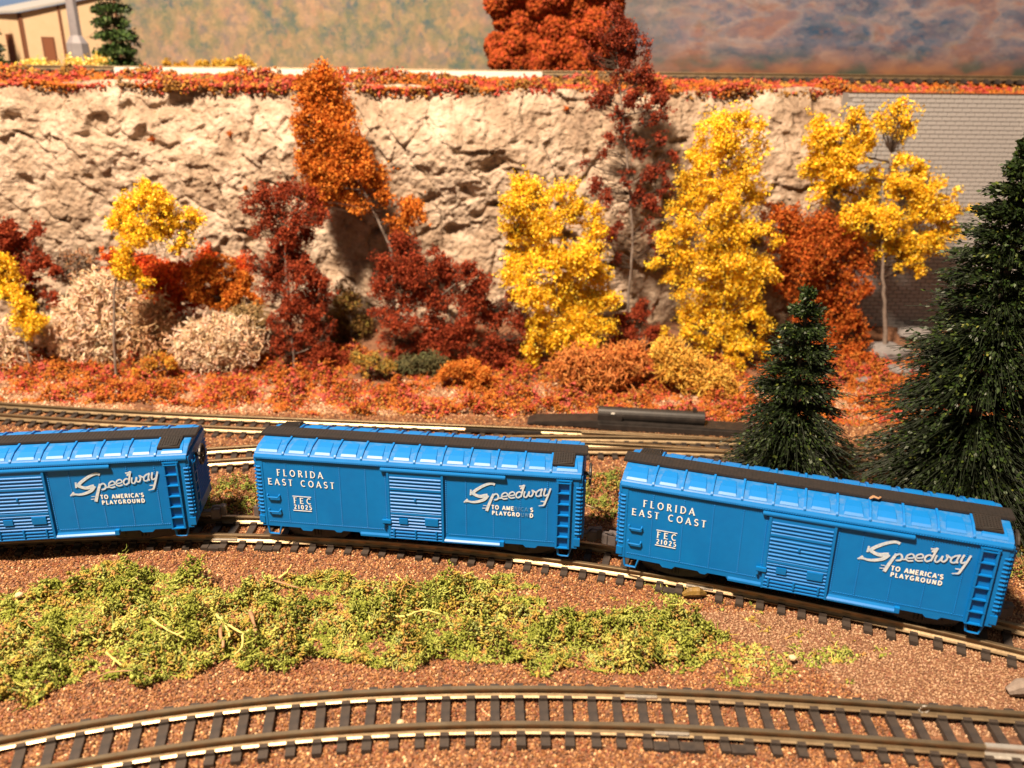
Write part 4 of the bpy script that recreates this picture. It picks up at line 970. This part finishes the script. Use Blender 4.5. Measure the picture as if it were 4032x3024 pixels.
# pines
def pine(name, label, X, Y, z0, H, R, n, seed, flake=.12, group='dark pines', lean=(0, 0), pal=None, nf=13):
    pal = pal or [(.016, .031, .006), (.024, .045, .008), (.010, .020, .005), (.045, .068, .011), (.13, .15, .025)]
    root = thing(name, (X, Y, z0), label, 'pine tree', group)
    mb = MB(); mb.tube([(0, 0, -.05), (0, 0, H * .5), (0, 0, H * .97)], [R * .045, R * .03, R * .01], 7); mb.obj('trunk', M['barkdark'], root)
    # boughs: each a fan of bristles sharing a root, so the crown reads in layers with gaps between them
    nb = max(20, n // 13); tb = np.sort(rng.random(nb) ** 1.2) * .97 + .012; tb = np.round(tb * H * 1.9 + rng.normal(0, .22, nb)) / (H * 1.9); tb = np.clip(tb, .01, .985); ab = rng.uniform(0, 2 * np.pi, nb)
    lb = rng.uniform(.66, 1.10, nb); ub = rng.normal(0, .07, nb)
    bi = rng.integers(0, nb, n); loose = rng.random(n) < .10
    t = np.where(loose, rng.random(n) ** 1.2 * .97 + .01, tb[bi] + rng.normal(0, .006, n)); t = np.clip(t, .005, .99)
    az = np.where(loose, rng.uniform(0, 2 * np.pi, n), ab[bi] + rng.normal(0, .17, n))
    prof = (1 - t) ** .80 * (.45 + .55 * np.clip(t / .03, 0, 1)) + .035
    ln = R * prof * lb[bi] * rng.uniform(.62, 1.05, n)
    dirn = np.stack([np.cos(az), np.sin(az), np.zeros(n)], 1)
    K = np.linspace(0, 1, 6)
    up = .12 + ub[bi] + rng.normal(0, .05, n) + .30 * t
    path = np.zeros((n, 6, 3))
    for k, a in enumerate(K):
        path[:, k] = dirn * (ln * a)[:, None]
        path[:, k, 2] = t * H + ln * a * up - ln * (.18 + .30 * (1 - t)) * a * a + .03 * rng.normal(size=n) * a
    path += rng.normal(size=path.shape) * .018
    V, F = tubes(path, np.ones((n, 6)) * np.linspace(.018, .009, 6)[None], 3)
    parts = [(V, F, np.tile([.012, .018, .008], (len(V), 1)))]
    a = rng.uniform(.12, .93, (n, nf))
    f = a * 5; i0 = np.clip(f.astype(int), 0, 4); fr = (f - i0)[..., None]
    r_ = np.arange(n)[:, None]
    C0 = path[r_, i0] * (1 - fr) + path[r_, i0 + 1] * fr; T = path[r_, i0 + 1] - path[r_, i0]
    C0 = C0.reshape(-1, 3); T = T.reshape(-1, 3); T /= np.linalg.norm(T, axis=1)[:, None] + 1e-9
    m = len(C0)
    T = T + rng.normal(size=(m, 3)) * .36; T /= np.linalg.norm(T, axis=1)[:, None]
    S = np.cross(T, rng.normal(size=(m, 3))); S /= np.linalg.norm(S, axis=1)[:, None]
    l = flake * rng.uniform(.6, 1.3, (m, 1)); w = l * rng.uniform(.18, .34, (m, 1))
    C0 = C0 + rng.normal(size=(m, 3)) * .035
    Vf = np.stack([C0, C0 + T * l * .5 + S * w, C0 + T * l, C0 + T * l * .5 - S * w], 1).reshape(-1, 3)
    Ff = (np.array([(0, 1, 2), (0, 2, 3)])[None] + (np.arange(m) * 4)[:, None, None]).reshape(-1, 3)
    col = pick(m, pal, [.35, .27, .24, .12, .02], .2)
    parts.append((Vf, Ff, np.repeat(col, 4, 0)))
    V, F, C = join(parts)
    link('crown', npmesh('crown', V, F, M['needle'], C), root)
    return root
pine('pine_tree', 'biggest dark pine with long drooping bristles at the end of the train', 12.15, 19.9, 0, 9.9, 3.5, 5200, 3, .13)
pine('pine_tree', 'smaller dark pine directly behind the nearest boxcar', 7.62, 20.6, 0, 5.95, 2.35, 3400, 5, .10)

# ------------------------------------------------------------------ rock cliff
RZ = 10.60
nu, nv = 680, 240
a = np.linspace(-26, 13.2, nu); b = np.linspace(0, 1, nv)
A, B = np.meshgrid(a, b)
topz = RZ + .06 + .08 * np.sin(A * .7) + .42 * (fbm(np.stack([A, 0 * A, 0 * A], -1), .45, 3, 77) - .5)
Zr = B * topz
Pn = np.stack([A, Zr, 0 * A], -1)
wx = (fbm(Pn, .5, 3, 61) - .5) * 1.1; wy = (fbm(Pn, .5, 3, 62) - .5) * 1.1
Q = Pn + np.stack([wx, wy, 0 * wx], -1)
def billow(P, f, o, sd):
    a_, s_, t_ = 1.0, 0.0, 0.0
    for k in range(o):
        s_ = s_ + a_ * np.abs(vnoise(P, f * 2.1 ** k, sd + k) * 2 - 1); t_ += a_; a_ *= .52
    return s_ / t_
big = (fbm(Q, .30, 2, 63) - .5) * 1.5
# broad tilted facets (worley) give flat craggy faces with sharp breaks
def facets(P, f, sd):
    p = P[..., :2] * f; i0 = np.floor(p).astype(np.int64); best = np.full(p.shape[:-1], 9.0); val = np.zeros(p.shape[:-1]); sec = best.copy()
    for dx in (-1, 0, 1):
        for dy in (-1, 0, 1):
            c = i0 + [dx, dy]; h1 = _h(c[..., 0] + 5000, c[..., 1] + 5000, sd + 0 * c[..., 0]); h2 = _h(c[..., 0] + 5000, c[..., 1] + 5000, sd + 7 + 0 * c[..., 0]); h3 = _h(c[..., 0] + 5000, c[..., 1] + 5000, sd + 13 + 0 * c[..., 0]); h4 = _h(c[..., 0] + 5000, c[..., 1] + 5000, sd + 19 + 0 * c[..., 0])
            ox = p[..., 0] - c[..., 0] - h1; oy = p[..., 1] - c[..., 1] - h2; d = np.hypot(ox, oy)
            v = h3 + ox * (h4 - .5) * 1.1 + oy * (h1 - .45) * 1.1
            near = d < best; sec = np.where(near, best, np.minimum(sec, d)); val = np.where(near, v, val); best = np.where(near, d, best)
    return val, sec - best
f1, e1 = facets(Q * [1, .62, 1] + np.stack([.5 * Q[..., 1], 0 * A, 0 * A], -1), .55, 3); f2, e2 = facets(Q + .3, 1.35, 41); f3, e3 = facets(Q + .7, 3.0, 83)
chip = fbm(Q * [1.1, .9, 1], 2.2, 4, 66); fine = fbm(Pn, 5.0, 3, 68); micro = fbm(Pn, 9.5, 2, 69)
pits = np.clip(fbm(Q * [1, 1.25, 1], .95, 2, 67) - .69, 0, .10) * 8
cr = np.clip(.05 - e1, 0, .05) * 9 * (fbm(Q, .6, 2, 72) > .50)
disp = 1.25 * big + .55 * f1 + .26 * f2 + .12 * f3 + .38 * chip + .26 * fine + .13 * micro - pits * .8 - cr * .7
Yr = 34.1 - disp * .58 + 1.1 * B ** 8
V = np.stack([A, Yr, Zr - .1], -1).reshape(-1, 3)
i = np.arange(nu * nv).reshape(nv, nu)
F = np.stack([i[:-1, :-1], i[:-1, 1:], i[1:, 1:], i[1:, :-1]], -1).reshape(-1, 4)
m = bpy.data.materials.new('plaster_rock'); m.use_nodes = True; nt = m.node_tree; bs = nt.nodes['Principled BSDF']
tc = nt.nodes.new('ShaderNodeTexCoord')
n_ = nt.nodes.new('ShaderNodeTexNoise'); n_.inputs['Scale'].default_value = .55; n_.inputs['Detail'].default_value = 9; n_.inputs['Roughness'].default_value = .72
r_ = nt.nodes.new('ShaderNodeValToRGB'); e = r_.color_ramp.elements
e[0].position = .30; e[0].color = (.18, .115, .075, 1); e[1].position = .70; e[1].color = (.58, .46, .36, 1)
x = e.new(.45); x.color = (.31, .22, .15, 1); x = e.new(.56); x.color = (.42, .32, .24, 1)
n2_ = nt.nodes.new('ShaderNodeTexNoise'); n2_.inputs['Scale'].default_value = 7; n2_.inputs['Detail'].default_value = 4
bp = nt.nodes.new('ShaderNodeBump'); bp.inputs['Strength'].default_value = .9; bp.inputs['Distance'].default_value = .12
mx = nt.nodes.new('ShaderNodeMixRGB'); mx.blend_type = 'OVERLAY'; mx.inputs[0].default_value = .55
for q in (n_, n2_): nt.links.new(tc.outputs['Object'], q.inputs['Vector'])
nt.links.new(n_.outputs['Fac'], r_.inputs['Fac']); nt.links.new(r_.outputs['Color'], mx.inputs[1]); nt.links.new(n2_.outputs['Fac'], mx.inputs[2])
nt.links.new(mx.outputs[0], bs.inputs['Base Color']); nt.links.new(n2_.outputs['Fac'], bp.inputs['Height']); nt.links.new(bp.outputs['Normal'], bs.inputs['Normal'])
bs.inputs['Roughness'].default_value = .75
rock = link('rock_cliff', npmesh('rock_cliff', V, F, m, smooth=True)); tag(rock, kind='structure')

# plateau above the cliff
px_, py_ = 160, 60
a, b = np.meshgrid(np.linspace(-34, 34, px_), np.linspace(34.55, 50, py_))
Z = RZ - .12 + .20 * (fbm(np.stack([a, b, 0 * a], -1), .6, 3, 81) - .5) + .45 * np.clip((b - 35.0) / 1.1, 0, 1)
i = np.arange(px_ * py_).reshape(py_, px_)
o = link('plateau', npmesh('plateau', np.stack([a, b, Z], -1).reshape(-1, 3), np.stack([i[:-1, :-1], i[:-1, 1:], i[1:, 1:], i[1:, :-1]], -1).reshape(-1, 4), M['soil'], smooth=True)); tag(o, kind='structure')
# foam along the plateau edge
n = 22000
x = rng.uniform(-24, 24, n); y = 34.3 + rng.random(n) ** 1.0 * 1.7
P = np.stack([x, y, 0 * x], 1); cl = fbm(P, 1.0, 3, 91)
hh = .06 + .34 * np.clip((cl - .38) * 3.5, 0, 1) * np.where(x > 13.2, .25, 1)
P[:, 2] = RZ - .12 + .45 * np.clip((y - 34.9) / 1.1, 0, 1) + hh * rng.random(n) - np.where((y < 34.6) & (x < 13), rng.random(n) ** 3 * .35, 0)
ci = vnoise(P, 1.5, 92) * .6 + vnoise(P, 3.5, 93) * .4
RE = np.array(RED + [(.30, .17, .08), (.26, .13, .06)])[[8, 0, 1, 4, 2, 3, 7, 6, 9, 5]]
col = RE[np.clip(((ci - .25) / .5 * 10).astype(int), 0, 9)] * rng.uniform(.8, 1.15, (n, 1))
V, F, C = bits(P, rng.uniform(.5, 1.2, n) * .075, col)
o = link('plateau_ground_cover', npmesh('plateau_ground_cover', V, F, M['foam'], C)); tag(o, 'orange and coral ground foam along the top edge of the rock wall', 'ground cover', kind='stuff')

# orange crumbs caught on the cliff
for k, (u, v, r, lb_) in enumerate(((558, 555, .10, 'rust orange crumb stuck on the rock face at upper left, below a tiny one'), (878, 530, .09, 'rust orange crumb stuck on the rock halfway between building and orange tree'), (960, 745, .10, 'rust orange crumb on the rock just left of the maroon tree top'), (555, 450, .05, 'tiniest rust orange crumb on the rock face under the green plateau pine'), (2235, 430, .08, 'rust orange crumb on the rock under the rust brown plateau tree'))):
    X = at(u, v, 33.2); c_ = int(np.argmin(abs(np.linspace(-26, 13.2, nu) - X.x))); rI = int(np.clip(X.z / RZ * nv, 0, nv - 1))
    Pq = np.array([[X.x, Yr[rI, c_] - .03, X.z]]) + rng.normal(size=(40, 3)) * r * .5
    V, F, C = bits(Pq, .05, pick(40, RUST)); o = link('foam_crumb', npmesh('foam_crumb', V, F, M['foam'], C)); tag(o, lb_, 'crumb', 'foam crumbs stuck on the rock face')

# grey stones on the slope between the two dark pines
M['greystone'] = mat('grey_stone', (.13, .12, .12), .75, noise=(3, .3, .7), col2=(.22, .20, .20), bump=(6, .6, .08))
import bmesh
for (u, v, Y, r, lb_) in ((3480, 1440, 31.5, .62, 'broad grey stone on the slope behind the gap between the two dark pines'), (3545, 1520, 30.2, .42, 'pale grey stone below the broad one, beside the big pine'), (3395, 1560, 29.5, .25, 'small grey stone in the gap nearer the small pine'), (3600, 1330, 33.0, .5, 'grey stone at the foot of the block wall behind the big pine')):
    b = bmesh.new(); bmesh.ops.create_icosphere(b, subdivisions=3, radius=r)
    for w_ in b.verts:
        q = np.array([[*w_.co]]) / r; k = 1 + .8 * (fbm(q + u, 1.4, 3, 3)[0] - .5); w_.co = Vector((w_.co.x * 1.5, w_.co.y, w_.co.z * .55)) * k
    me = bpy.data.meshes.new('grey_stone'); b.to_mesh(me); b.free(); me.materials.append(M['greystone'])
    q = at(u, v, Y); o = link('grey_stone', me); o.location = (q.x, Y, float(ground_h(np.array([q.x]), np.array([Y]))[0]) + r * .2); tag(o, lb_, 'stone', 'grey stones on the slope')

# ------------------------------------------------------------------ block retaining wall
rw = thing('retaining_wall', (12.9, 33.7, 0), 'pale grey block retaining wall behind the tree with the grey trunk', 'retaining wall')
mb = MB(); mb.box(0, 13, 0, .6, 0, RZ - .05); mb.obj('wall_core', M['mortar'], rw)
bh, bl = .165, .36
blk = MB(); blk.box(.012, bl - .014, -.030, 0, .012, bh - .014, .010); BM = blk.mesh('block', M['block'])
rows = int((RZ - .1) / bh); cells = []
for r in range(rows):
    z = RZ - .07 - (r + 1) * bh
    for c in range(int(9 / bl)):
        cells.append((r, c, c * bl + (bl / 2 if r % 2 else 0), z))
vis = [q for q in cells if .2 < q[2] < 6.6]
first = set((q[0], q[1]) for q in vis[:300]); rest = MB()
for (r, c, x, z) in cells:
    if (r, c) in first:
        o = link('block', BM, rw); o.location = (x, 0, z)
    else:
        rest.box(x + .012, x + bl - .014, -.030, 0, z + .012, z + bh - .014, .010)
o = rest.obj('lower_blocks', M['block'], rw); o['kind'] = 'stuff'
mb = MB(); mb.box(0, 13, -.04, .62, RZ - .05, RZ - .02); mb.obj('coping', M['brown'], rw)

# ------------------------------------------------------------------ plateau objects
ZP = RZ + .40
up = np.array([(-26, 37.0), (26, 37.0)])
PT['upper'] = (np.polyfit([-30, 0, 10, 30], [37.0, 37.0, 36.6, 35.6], 2), 0, -24, 24)
P = center('upper'); r = thing('railway_track', (0, 0, ZP), 'upper track seen edge-on along the top of the rock wall', 'track', 'model railway tracks')
for s in (-1, 1): link('rail', rail_mesh(P, .45 * s, .06), r)
Q_, th_ = resample(P, .45)
for q, a in zip(Q_, th_):
    o = link('tie', TIE, r); o.location = (q[0], q[1], 0); o.rotation_euler = (0, 0, a)
mb = MB(); mb.box(-16.5, 1.1, 36.0, 36.15, ZP - .3, ZP + .20); o = mb.obj('white_board', M['board'], bevel=.02); tag(o, 'thin white board edge on the plateau left of the rust brown clump', 'board')

tree('rust_tree', 'big lumpy rust brown foam tree standing on top of the rock wall', 'tree', 38.5, None,
     [(1075, 5, 26), (1120, -10, 30), (1165, 8, 26), (1205, -15, 34), (1240, 15, 36), (1285, -8, 34), (1320, 15, 26), (1085, 45, 18), (1120, 50, 30), (1165, 55, 24), (1200, 60, 34), (1245, 65, 30), (1290, 55, 32), (1325, 55, 20), (1075, 100, 26), (1110, 95, 24), (1150, 105, 28), (1190, 110, 22), (1230, 105, 32), (1275, 100, 28), (1315, 100, 24), (1080, 130, 22), (1120, 135, 26), (1165, 140, 24), (1210, 142, 26), (1255, 140, 26), (1300, 138, 24), (1330, 130, 16), (1200, -60, 50), (1120, -45, 40), (1280, -50, 44), (1330, -20, 24)],
     30000, .095, [(.36, .075, .018), (.42, .095, .022), (.30, .055, .014), (.46, .08, .03)], None, .10, 1.6, .15, 71, 0, None, fuzz=.05, shell=.10, minz=ZP, warp=0)
pine('pine_tree', 'blurred green pine on the plateau beside the cream building', *[(lambda q: (q.x, q.y))(at(470, 250, 38.6))][0], ZP - .05, 6.4, 1.22, 1700, 9, .16, pal=[(.05, .09, .02), (.07, .12, .03), (.03, .06, .018), (.10, .15, .04), (.2, .24, .06)])
q = at(-40, 250, 38.3)
pine('pine_tree', 'dark green pine cut by the frame edge before the cream building', q.x, q.y, ZP - .05, 3.6, .9, 900, 10, .15)

# building with a shed roof
C0 = at(108, 246, 40.0)
bd = thing('building', (C0.x, C0.y, ZP - .05), 'cream building with brown trim and a sloping pale grey roof', 'building')
dR = Vector((math.cos(.62), math.sin(.62), 0)); dL = Vector((-math.cos(.50), math.sin(.50), 0))   # wall directions from the near corner
def wallbox(mb, d, n, s0, s1, z0, z1, o0, o1):
    vs = []
    for z in (z0, z1):
        for s_, o_ in ((s0, o0), (s1, o0), (s1, o1), (s0, o1)): vs.append(d * s_ + n * o_ + Vector((0, 0, z)))
    mb.add(vs, [(0, 1, 2, 3), (4, 5, 6, 7), (0, 1, 5, 4), (1, 2, 6, 5), (2, 3, 7, 6), (3, 0, 4, 7)])
nR = Vector((math.sin(.62), -math.cos(.62), 0)); nL = Vector((-math.sin(.50), -math.cos(.50), 0))
LR, LL = 4.05, 3.4; h0, h1 = 2.50, 3.52
mb = MB(); mb.add([(0, 0, 0), tuple(dR * LR), tuple(dR * LR + Vector((0, 0, h1))), (0, 0, h0), tuple(-nR * .1), tuple(dR * LR - nR * .1), tuple(dR * LR - nR * .1 + Vector((0, 0, h1))), tuple(-nR * .1 + Vector((0, 0, h0)))],
       [(0, 1, 2, 3), (7, 6, 5, 4), (0, 4, 5, 1), (1, 5, 6, 2), (2, 6, 7, 3), (3, 7, 4, 0)]); mb.obj('gable_wall', M['cream'], bd)
mb = MB(); wallbox(mb, dL, nL, 0, LL, 0, h0, -.1, 0); mb.obj('side_wall', M['cream'], bd)
for s_ in (0.04, 1.62, 2.35, LR - .02):
    mb = MB(); wallbox(mb, dR, nR, s_ - .05, s_ + .06, 0, h0 + (h1 - h0) * s_ / LR, 0, .04); mb.obj('pilaster', M['brown'], bd)
mb = MB(); wallbox(mb, dL, nL, 0, .09, 0, h0, 0, .04); mb.obj('pilaster', M['brown'], bd)
mb = MB(); wallbox(mb, dR, nR, .72, 1.25, 0, 1.55, 0, .03); dd = mb.obj('door', M['brown'], bd)
mb = MB(); wallbox(mb, dR, nR, .80, 1.19, 0, 1.47, .03, .05); mb.obj('door_panel', M['brickred'], dd)
mb = MB(); wallbox(mb, dL, nL, .72, 1.25, 0, 1.65, 0, .03); dd = mb.obj('door', M['brown'], bd)
for k in range(6):
    for j in range(2):
        mb = MB(); wallbox(mb, dL, nL, .76 + j * .24, .96 + j * .24, .06 + k * .26, .28 + k * .26, .03, .05); mb.obj('door_panel', M['brickred'], dd)
ov = .14
A0 = dR * -.10 + dL * -.12 + Vector((0, 0, h0 + .0)); A1 = dL * LL + dR * -.1 + Vector((0, 0, h0)); B0 = dR * (LR + .1) + nR * ov + Vector((0, 0, h1 + .05)); B1 = B0 + dL * LL
A0 = A0 + nR * ov * .4 + nL * ov
mb = MB(); t = Vector((0, 0, .09)); mb.add([A0, B0, B1, A1, A0 + t, B0 + t, B1 + t, A1 + t], [(0, 1, 2, 3), (7, 6, 5, 4), (0, 4, 5, 1), (1, 5, 6, 2), (2, 6, 7, 3), (3, 7, 4, 0)]); mb.obj('roof', M['roofgrey'], bd)

# smokestack
q = at(315, 236, 38.9)
st = thing('smokestack', (q.x, q.y, ZP - .05), 'tapering grey smokestack with a wide faceted base before the cream building', 'smokestack')
mb = MB(); mb.cyl((0, 0, 0), .52, 1.22, 8, 'z', .46); mb.cyl((0, 0, 1.22), .46, .34, 8, 'z', .24); mb.obj('base', M['stack'], st)
mb = MB(); mb.cyl((0, 0, 1.54), .25, 3.6, 8, 'z', .17); mb.obj('shaft', M['stack'], st)
mb = MB(); mb.cyl((0, 0, -.02), .62, .07, 10, 'z'); mb.obj('footing', M['stack'], st)
YS = [(.80, .62, .16), (.86, .72, .30), (.70, .48, .08)]
def plateau_shrub(label, u0, u1, Y, hpx, n, pal):
    pl = [(random.uniform(u0, u1) / D2P, (270 - random.uniform(0, hpx)) / D2P, random.uniform(3.5, 6.5)) for _ in range(10)]
    pf = puffs_at(pl, Y); c0 = np.array([pf[:, 0].mean(), Y, ZP])
    V, F, C = foam_cloud(pf, n, .085, pal, None, .40, 2.6, int(u0), .3)
    pf[:, 2] = np.maximum(pf[:, 2], ZP); V[:, 2] = np.maximum(V[:, 2], ZP - .02)
    o = link('yellow_shrub', npmesh('yellow_shrub', V - c0, F, M['foam'], C)); o.location = c0; tag(o, label, 'shrub', 'shrubs on the plateau')
plateau_shrub('pale yellow shrub below the lit corner of the cream building', 70, 180, 37.8, 26, 1300, YS)
plateau_shrub('tiny yellow shrub before the door of the cream building', 200, 222, 37.8, 20, 250, YS)
plateau_shrub('pale yellow shrub at the foot of the smokestack', 270, 330, 37.7, 26, 900, YS)
plateau_shrub('cream yellow shrub between the smokestack and the green pine', 345, 425, 37.8, 30, 1100, YS)
plateau_shrub('golden shrub on the plateau right of the green pine', 660, 790, 39.8, 18, 1100, [(.60, .36, .05), (.5, .28, .04)])
plateau_shrub('golden shrub on the plateau above the orange tree', 800, 1000, 39.8, 26, 1600, [(.66, .40, .05), (.55, .32, .04), (.7, .5, .1)])

# ------------------------------------------------------------------ printed backdrop
m = bpy.data.materials.new('printed_backdrop'); m.use_nodes = True; nt = m.node_tree; bs = nt.nodes['Principled BSDF']; bs.inputs['Roughness'].default_value = .8
tc = nt.nodes.new('ShaderNodeTexCoord')
def mapp(sc, rot=(0, 0, 0)):
    p = nt.nodes.new('ShaderNodeMapping'); p.inputs['Scale'].default_value = sc; p.inputs['Rotation'].default_value = rot; nt.links.new(tc.outputs['Object'], p.inputs['Vector']); return p
def noise_(vec, scale, det=3, dist=0.0):
    n = nt.nodes.new('ShaderNodeTexNoise'); n.inputs['Scale'].default_value = scale; n.inputs['Detail'].default_value = det; n.inputs['Distortion'].default_value = dist
    nt.links.new(vec, n.inputs['Vector']); return n.outputs['Fac']
def ramp(fac, els, mode='LINEAR'):
    r = nt.nodes.new('ShaderNodeValToRGB'); e = r.color_ramp.elements; r.color_ramp.interpolation = mode
    while len(e) < len(els): e.new(.5)
    for i, (p_, c) in enumerate(els): e[i].position = p_; e[i].color = (*c, 1)
    nt.links.new(fac, r.inputs['Fac']); return r.outputs['Color']
def mixc(f, a, b, mode='MIX'):
    x = nt.nodes.new('ShaderNodeMixRGB'); x.blend_type = mode
    if isinstance(f, float): x.inputs[0].default_value = f
    else: nt.links.new(f, x.inputs[0])
    nt.links.new(a, x.inputs[1]); nt.links.new(b, x.inputs[2]); return x.outputs[0]
def cells(vec, scale, els, warpn=.35):
    w = nt.nodes.new('ShaderNodeTexNoise'); w.inputs['Scale'].default_value = scale * 1.4; w.inputs['Detail'].default_value = 3; nt.links.new(vec, w.inputs['Vector'])
    ad = nt.nodes.new('ShaderNodeMixRGB'); ad.blend_type = 'ADD'; ad.inputs[0].default_value = warpn; nt.links.new(vec, ad.inputs[1]); nt.links.new(w.outputs['Color'], ad.inputs[2])
    vo = nt.nodes.new('ShaderNodeTexVoronoi'); vo.inputs['Scale'].default_value = scale; nt.links.new(ad.outputs[0], vo.inputs['Vector'])
    sp = nt.nodes.new('ShaderNodeSeparateColor'); nt.links.new(vo.outputs['Color'], sp.inputs[0])
    return ramp(sp.outputs[0], els)
v1 = mapp((1, 1, .9)).outputs[0]
TL = [(.0, (.02, .07, .11)), (.14, (.05, .10, .10)), (.30, (.12, .13, .07)), (.46, (.24, .19, .10)), (.62, (.40, .27, .14)), (.76, (.34, .17, .10)), (.88, (.15, .15, .08)), (1, (.42, .26, .18))]
Lc = mixc(.45, cells(v1, 2.6, TL, .9), cells(v1, 5.0, TL, .9))
zone = ramp(noise_(v1, .50, 5, .7), [(.38, (.03, .08, .12)), (.46, (.12, .14, .09)), (.53, (.27, .19, .11)), (.62, (.32, .19, .15))])
Lc = mixc(.38, Lc, zone)
v2 = mapp((.55, 1, 1.15), (0, .12, 0)).outputs[0]
TR = [(.0, (.012, .045, .10)), (.18, (.04, .08, .14)), (.36, (.12, .11, .15)), (.55, (.21, .13, .13)), (.72, (.32, .26, .25)), (.86, (.27, .11, .07)), (1, (.08, .09, .06))]
Rc = mixc(.45, cells(v2, 2.2, TR, .9), cells(v2, 4.4, TR, .9))
zoneR = ramp(noise_(v2, .62, 6, .7), [(.36, (.015, .05, .11)), (.44, (.07, .10, .16)), (.50, (.15, .13, .17)), (.56, (.26, .21, .21)), (.64, (.24, .12, .10))])
Rc = mixc(.55, Rc, zoneR)
sx = nt.nodes.new('ShaderNodeSeparateXYZ'); nt.links.new(tc.outputs['Object'], sx.inputs[0])
mr = nt.nodes.new('ShaderNodeMapRange'); mr.inputs[1].default_value = -3; mr.inputs[2].default_value = 11; wn = nt.nodes.new('ShaderNodeMath'); wn.operation = 'MULTIPLY_ADD'; wn.inputs[1].default_value = 12; nt.links.new(noise_(v1, .35, 4), wn.inputs[0]); sb_ = nt.nodes.new('ShaderNodeMath'); sb_.operation = 'SUBTRACT'; sb_.inputs[1].default_value = 6; nt.links.new(sx.outputs['X'], sb_.inputs[0]); nt.links.new(sb_.outputs[0], wn.inputs[2]); nt.links.new(wn.outputs[0], mr.inputs[0])
allc = mixc(mr.outputs[0], Lc, Rc)
# lower slopes turn rusty brown at the right
mz = nt.nodes.new('ShaderNodeMapRange'); mz.inputs[1].default_value = 1.9; mz.inputs[2].default_value = 0.4; nt.links.new(sx.outputs['Z'], mz.inputs[0])
rust = ramp(noise_(v2, .9, 4), [(.38, (.04, .05, .03)), (.5, (.16, .065, .035)), (.62, (.24, .10, .04))])
mm_ = nt.nodes.new('ShaderNodeMath'); mm_.operation = 'MULTIPLY'; nt.links.new(mz.outputs[0], mm_.inputs[0]); nt.links.new(mr.outputs[0], mm_.inputs[1])
allc = mixc(mm_.outputs[0], allc, rust)
# printed sky at the upper left
ms = nt.nodes.new('ShaderNodeMapRange'); ms.inputs[1].default_value = 3.8; ms.inputs[2].default_value = 4.6
sl = nt.nodes.new('ShaderNodeMath'); sl.operation = 'MULTIPLY_ADD'; sl.inputs[1].default_value = -.16; nt.links.new(sx.outputs['X'], sl.inputs[0]); nt.links.new(sx.outputs['Z'], sl.inputs[2])
ms.inputs[1].default_value = 6.9; ms.inputs[2].default_value = 7.3; nt.links.new(sl.outputs[0], ms.inputs[0])
skyc = nt.nodes.new('ShaderNodeRGB'); skyc.outputs[0].default_value = (.10, .17, .32, 1)
allc = mixc(ms.outputs[0], allc, skyc.outputs[0])
dk = nt.nodes.new('ShaderNodeRGB'); dk.outputs[0].default_value = (.85, .88, .92, 1)
allc = mixc(1.0, allc, dk.outputs[0], 'MULTIPLY')
nt.links.new(allc, bs.inputs['Base Color'])
mb = MB(); mb.box(-60, 60, 0, .2, -2, 40)
o = mb.obj('backdrop', m); o.location = (0, 47, ZP); tag(o, kind='structure')
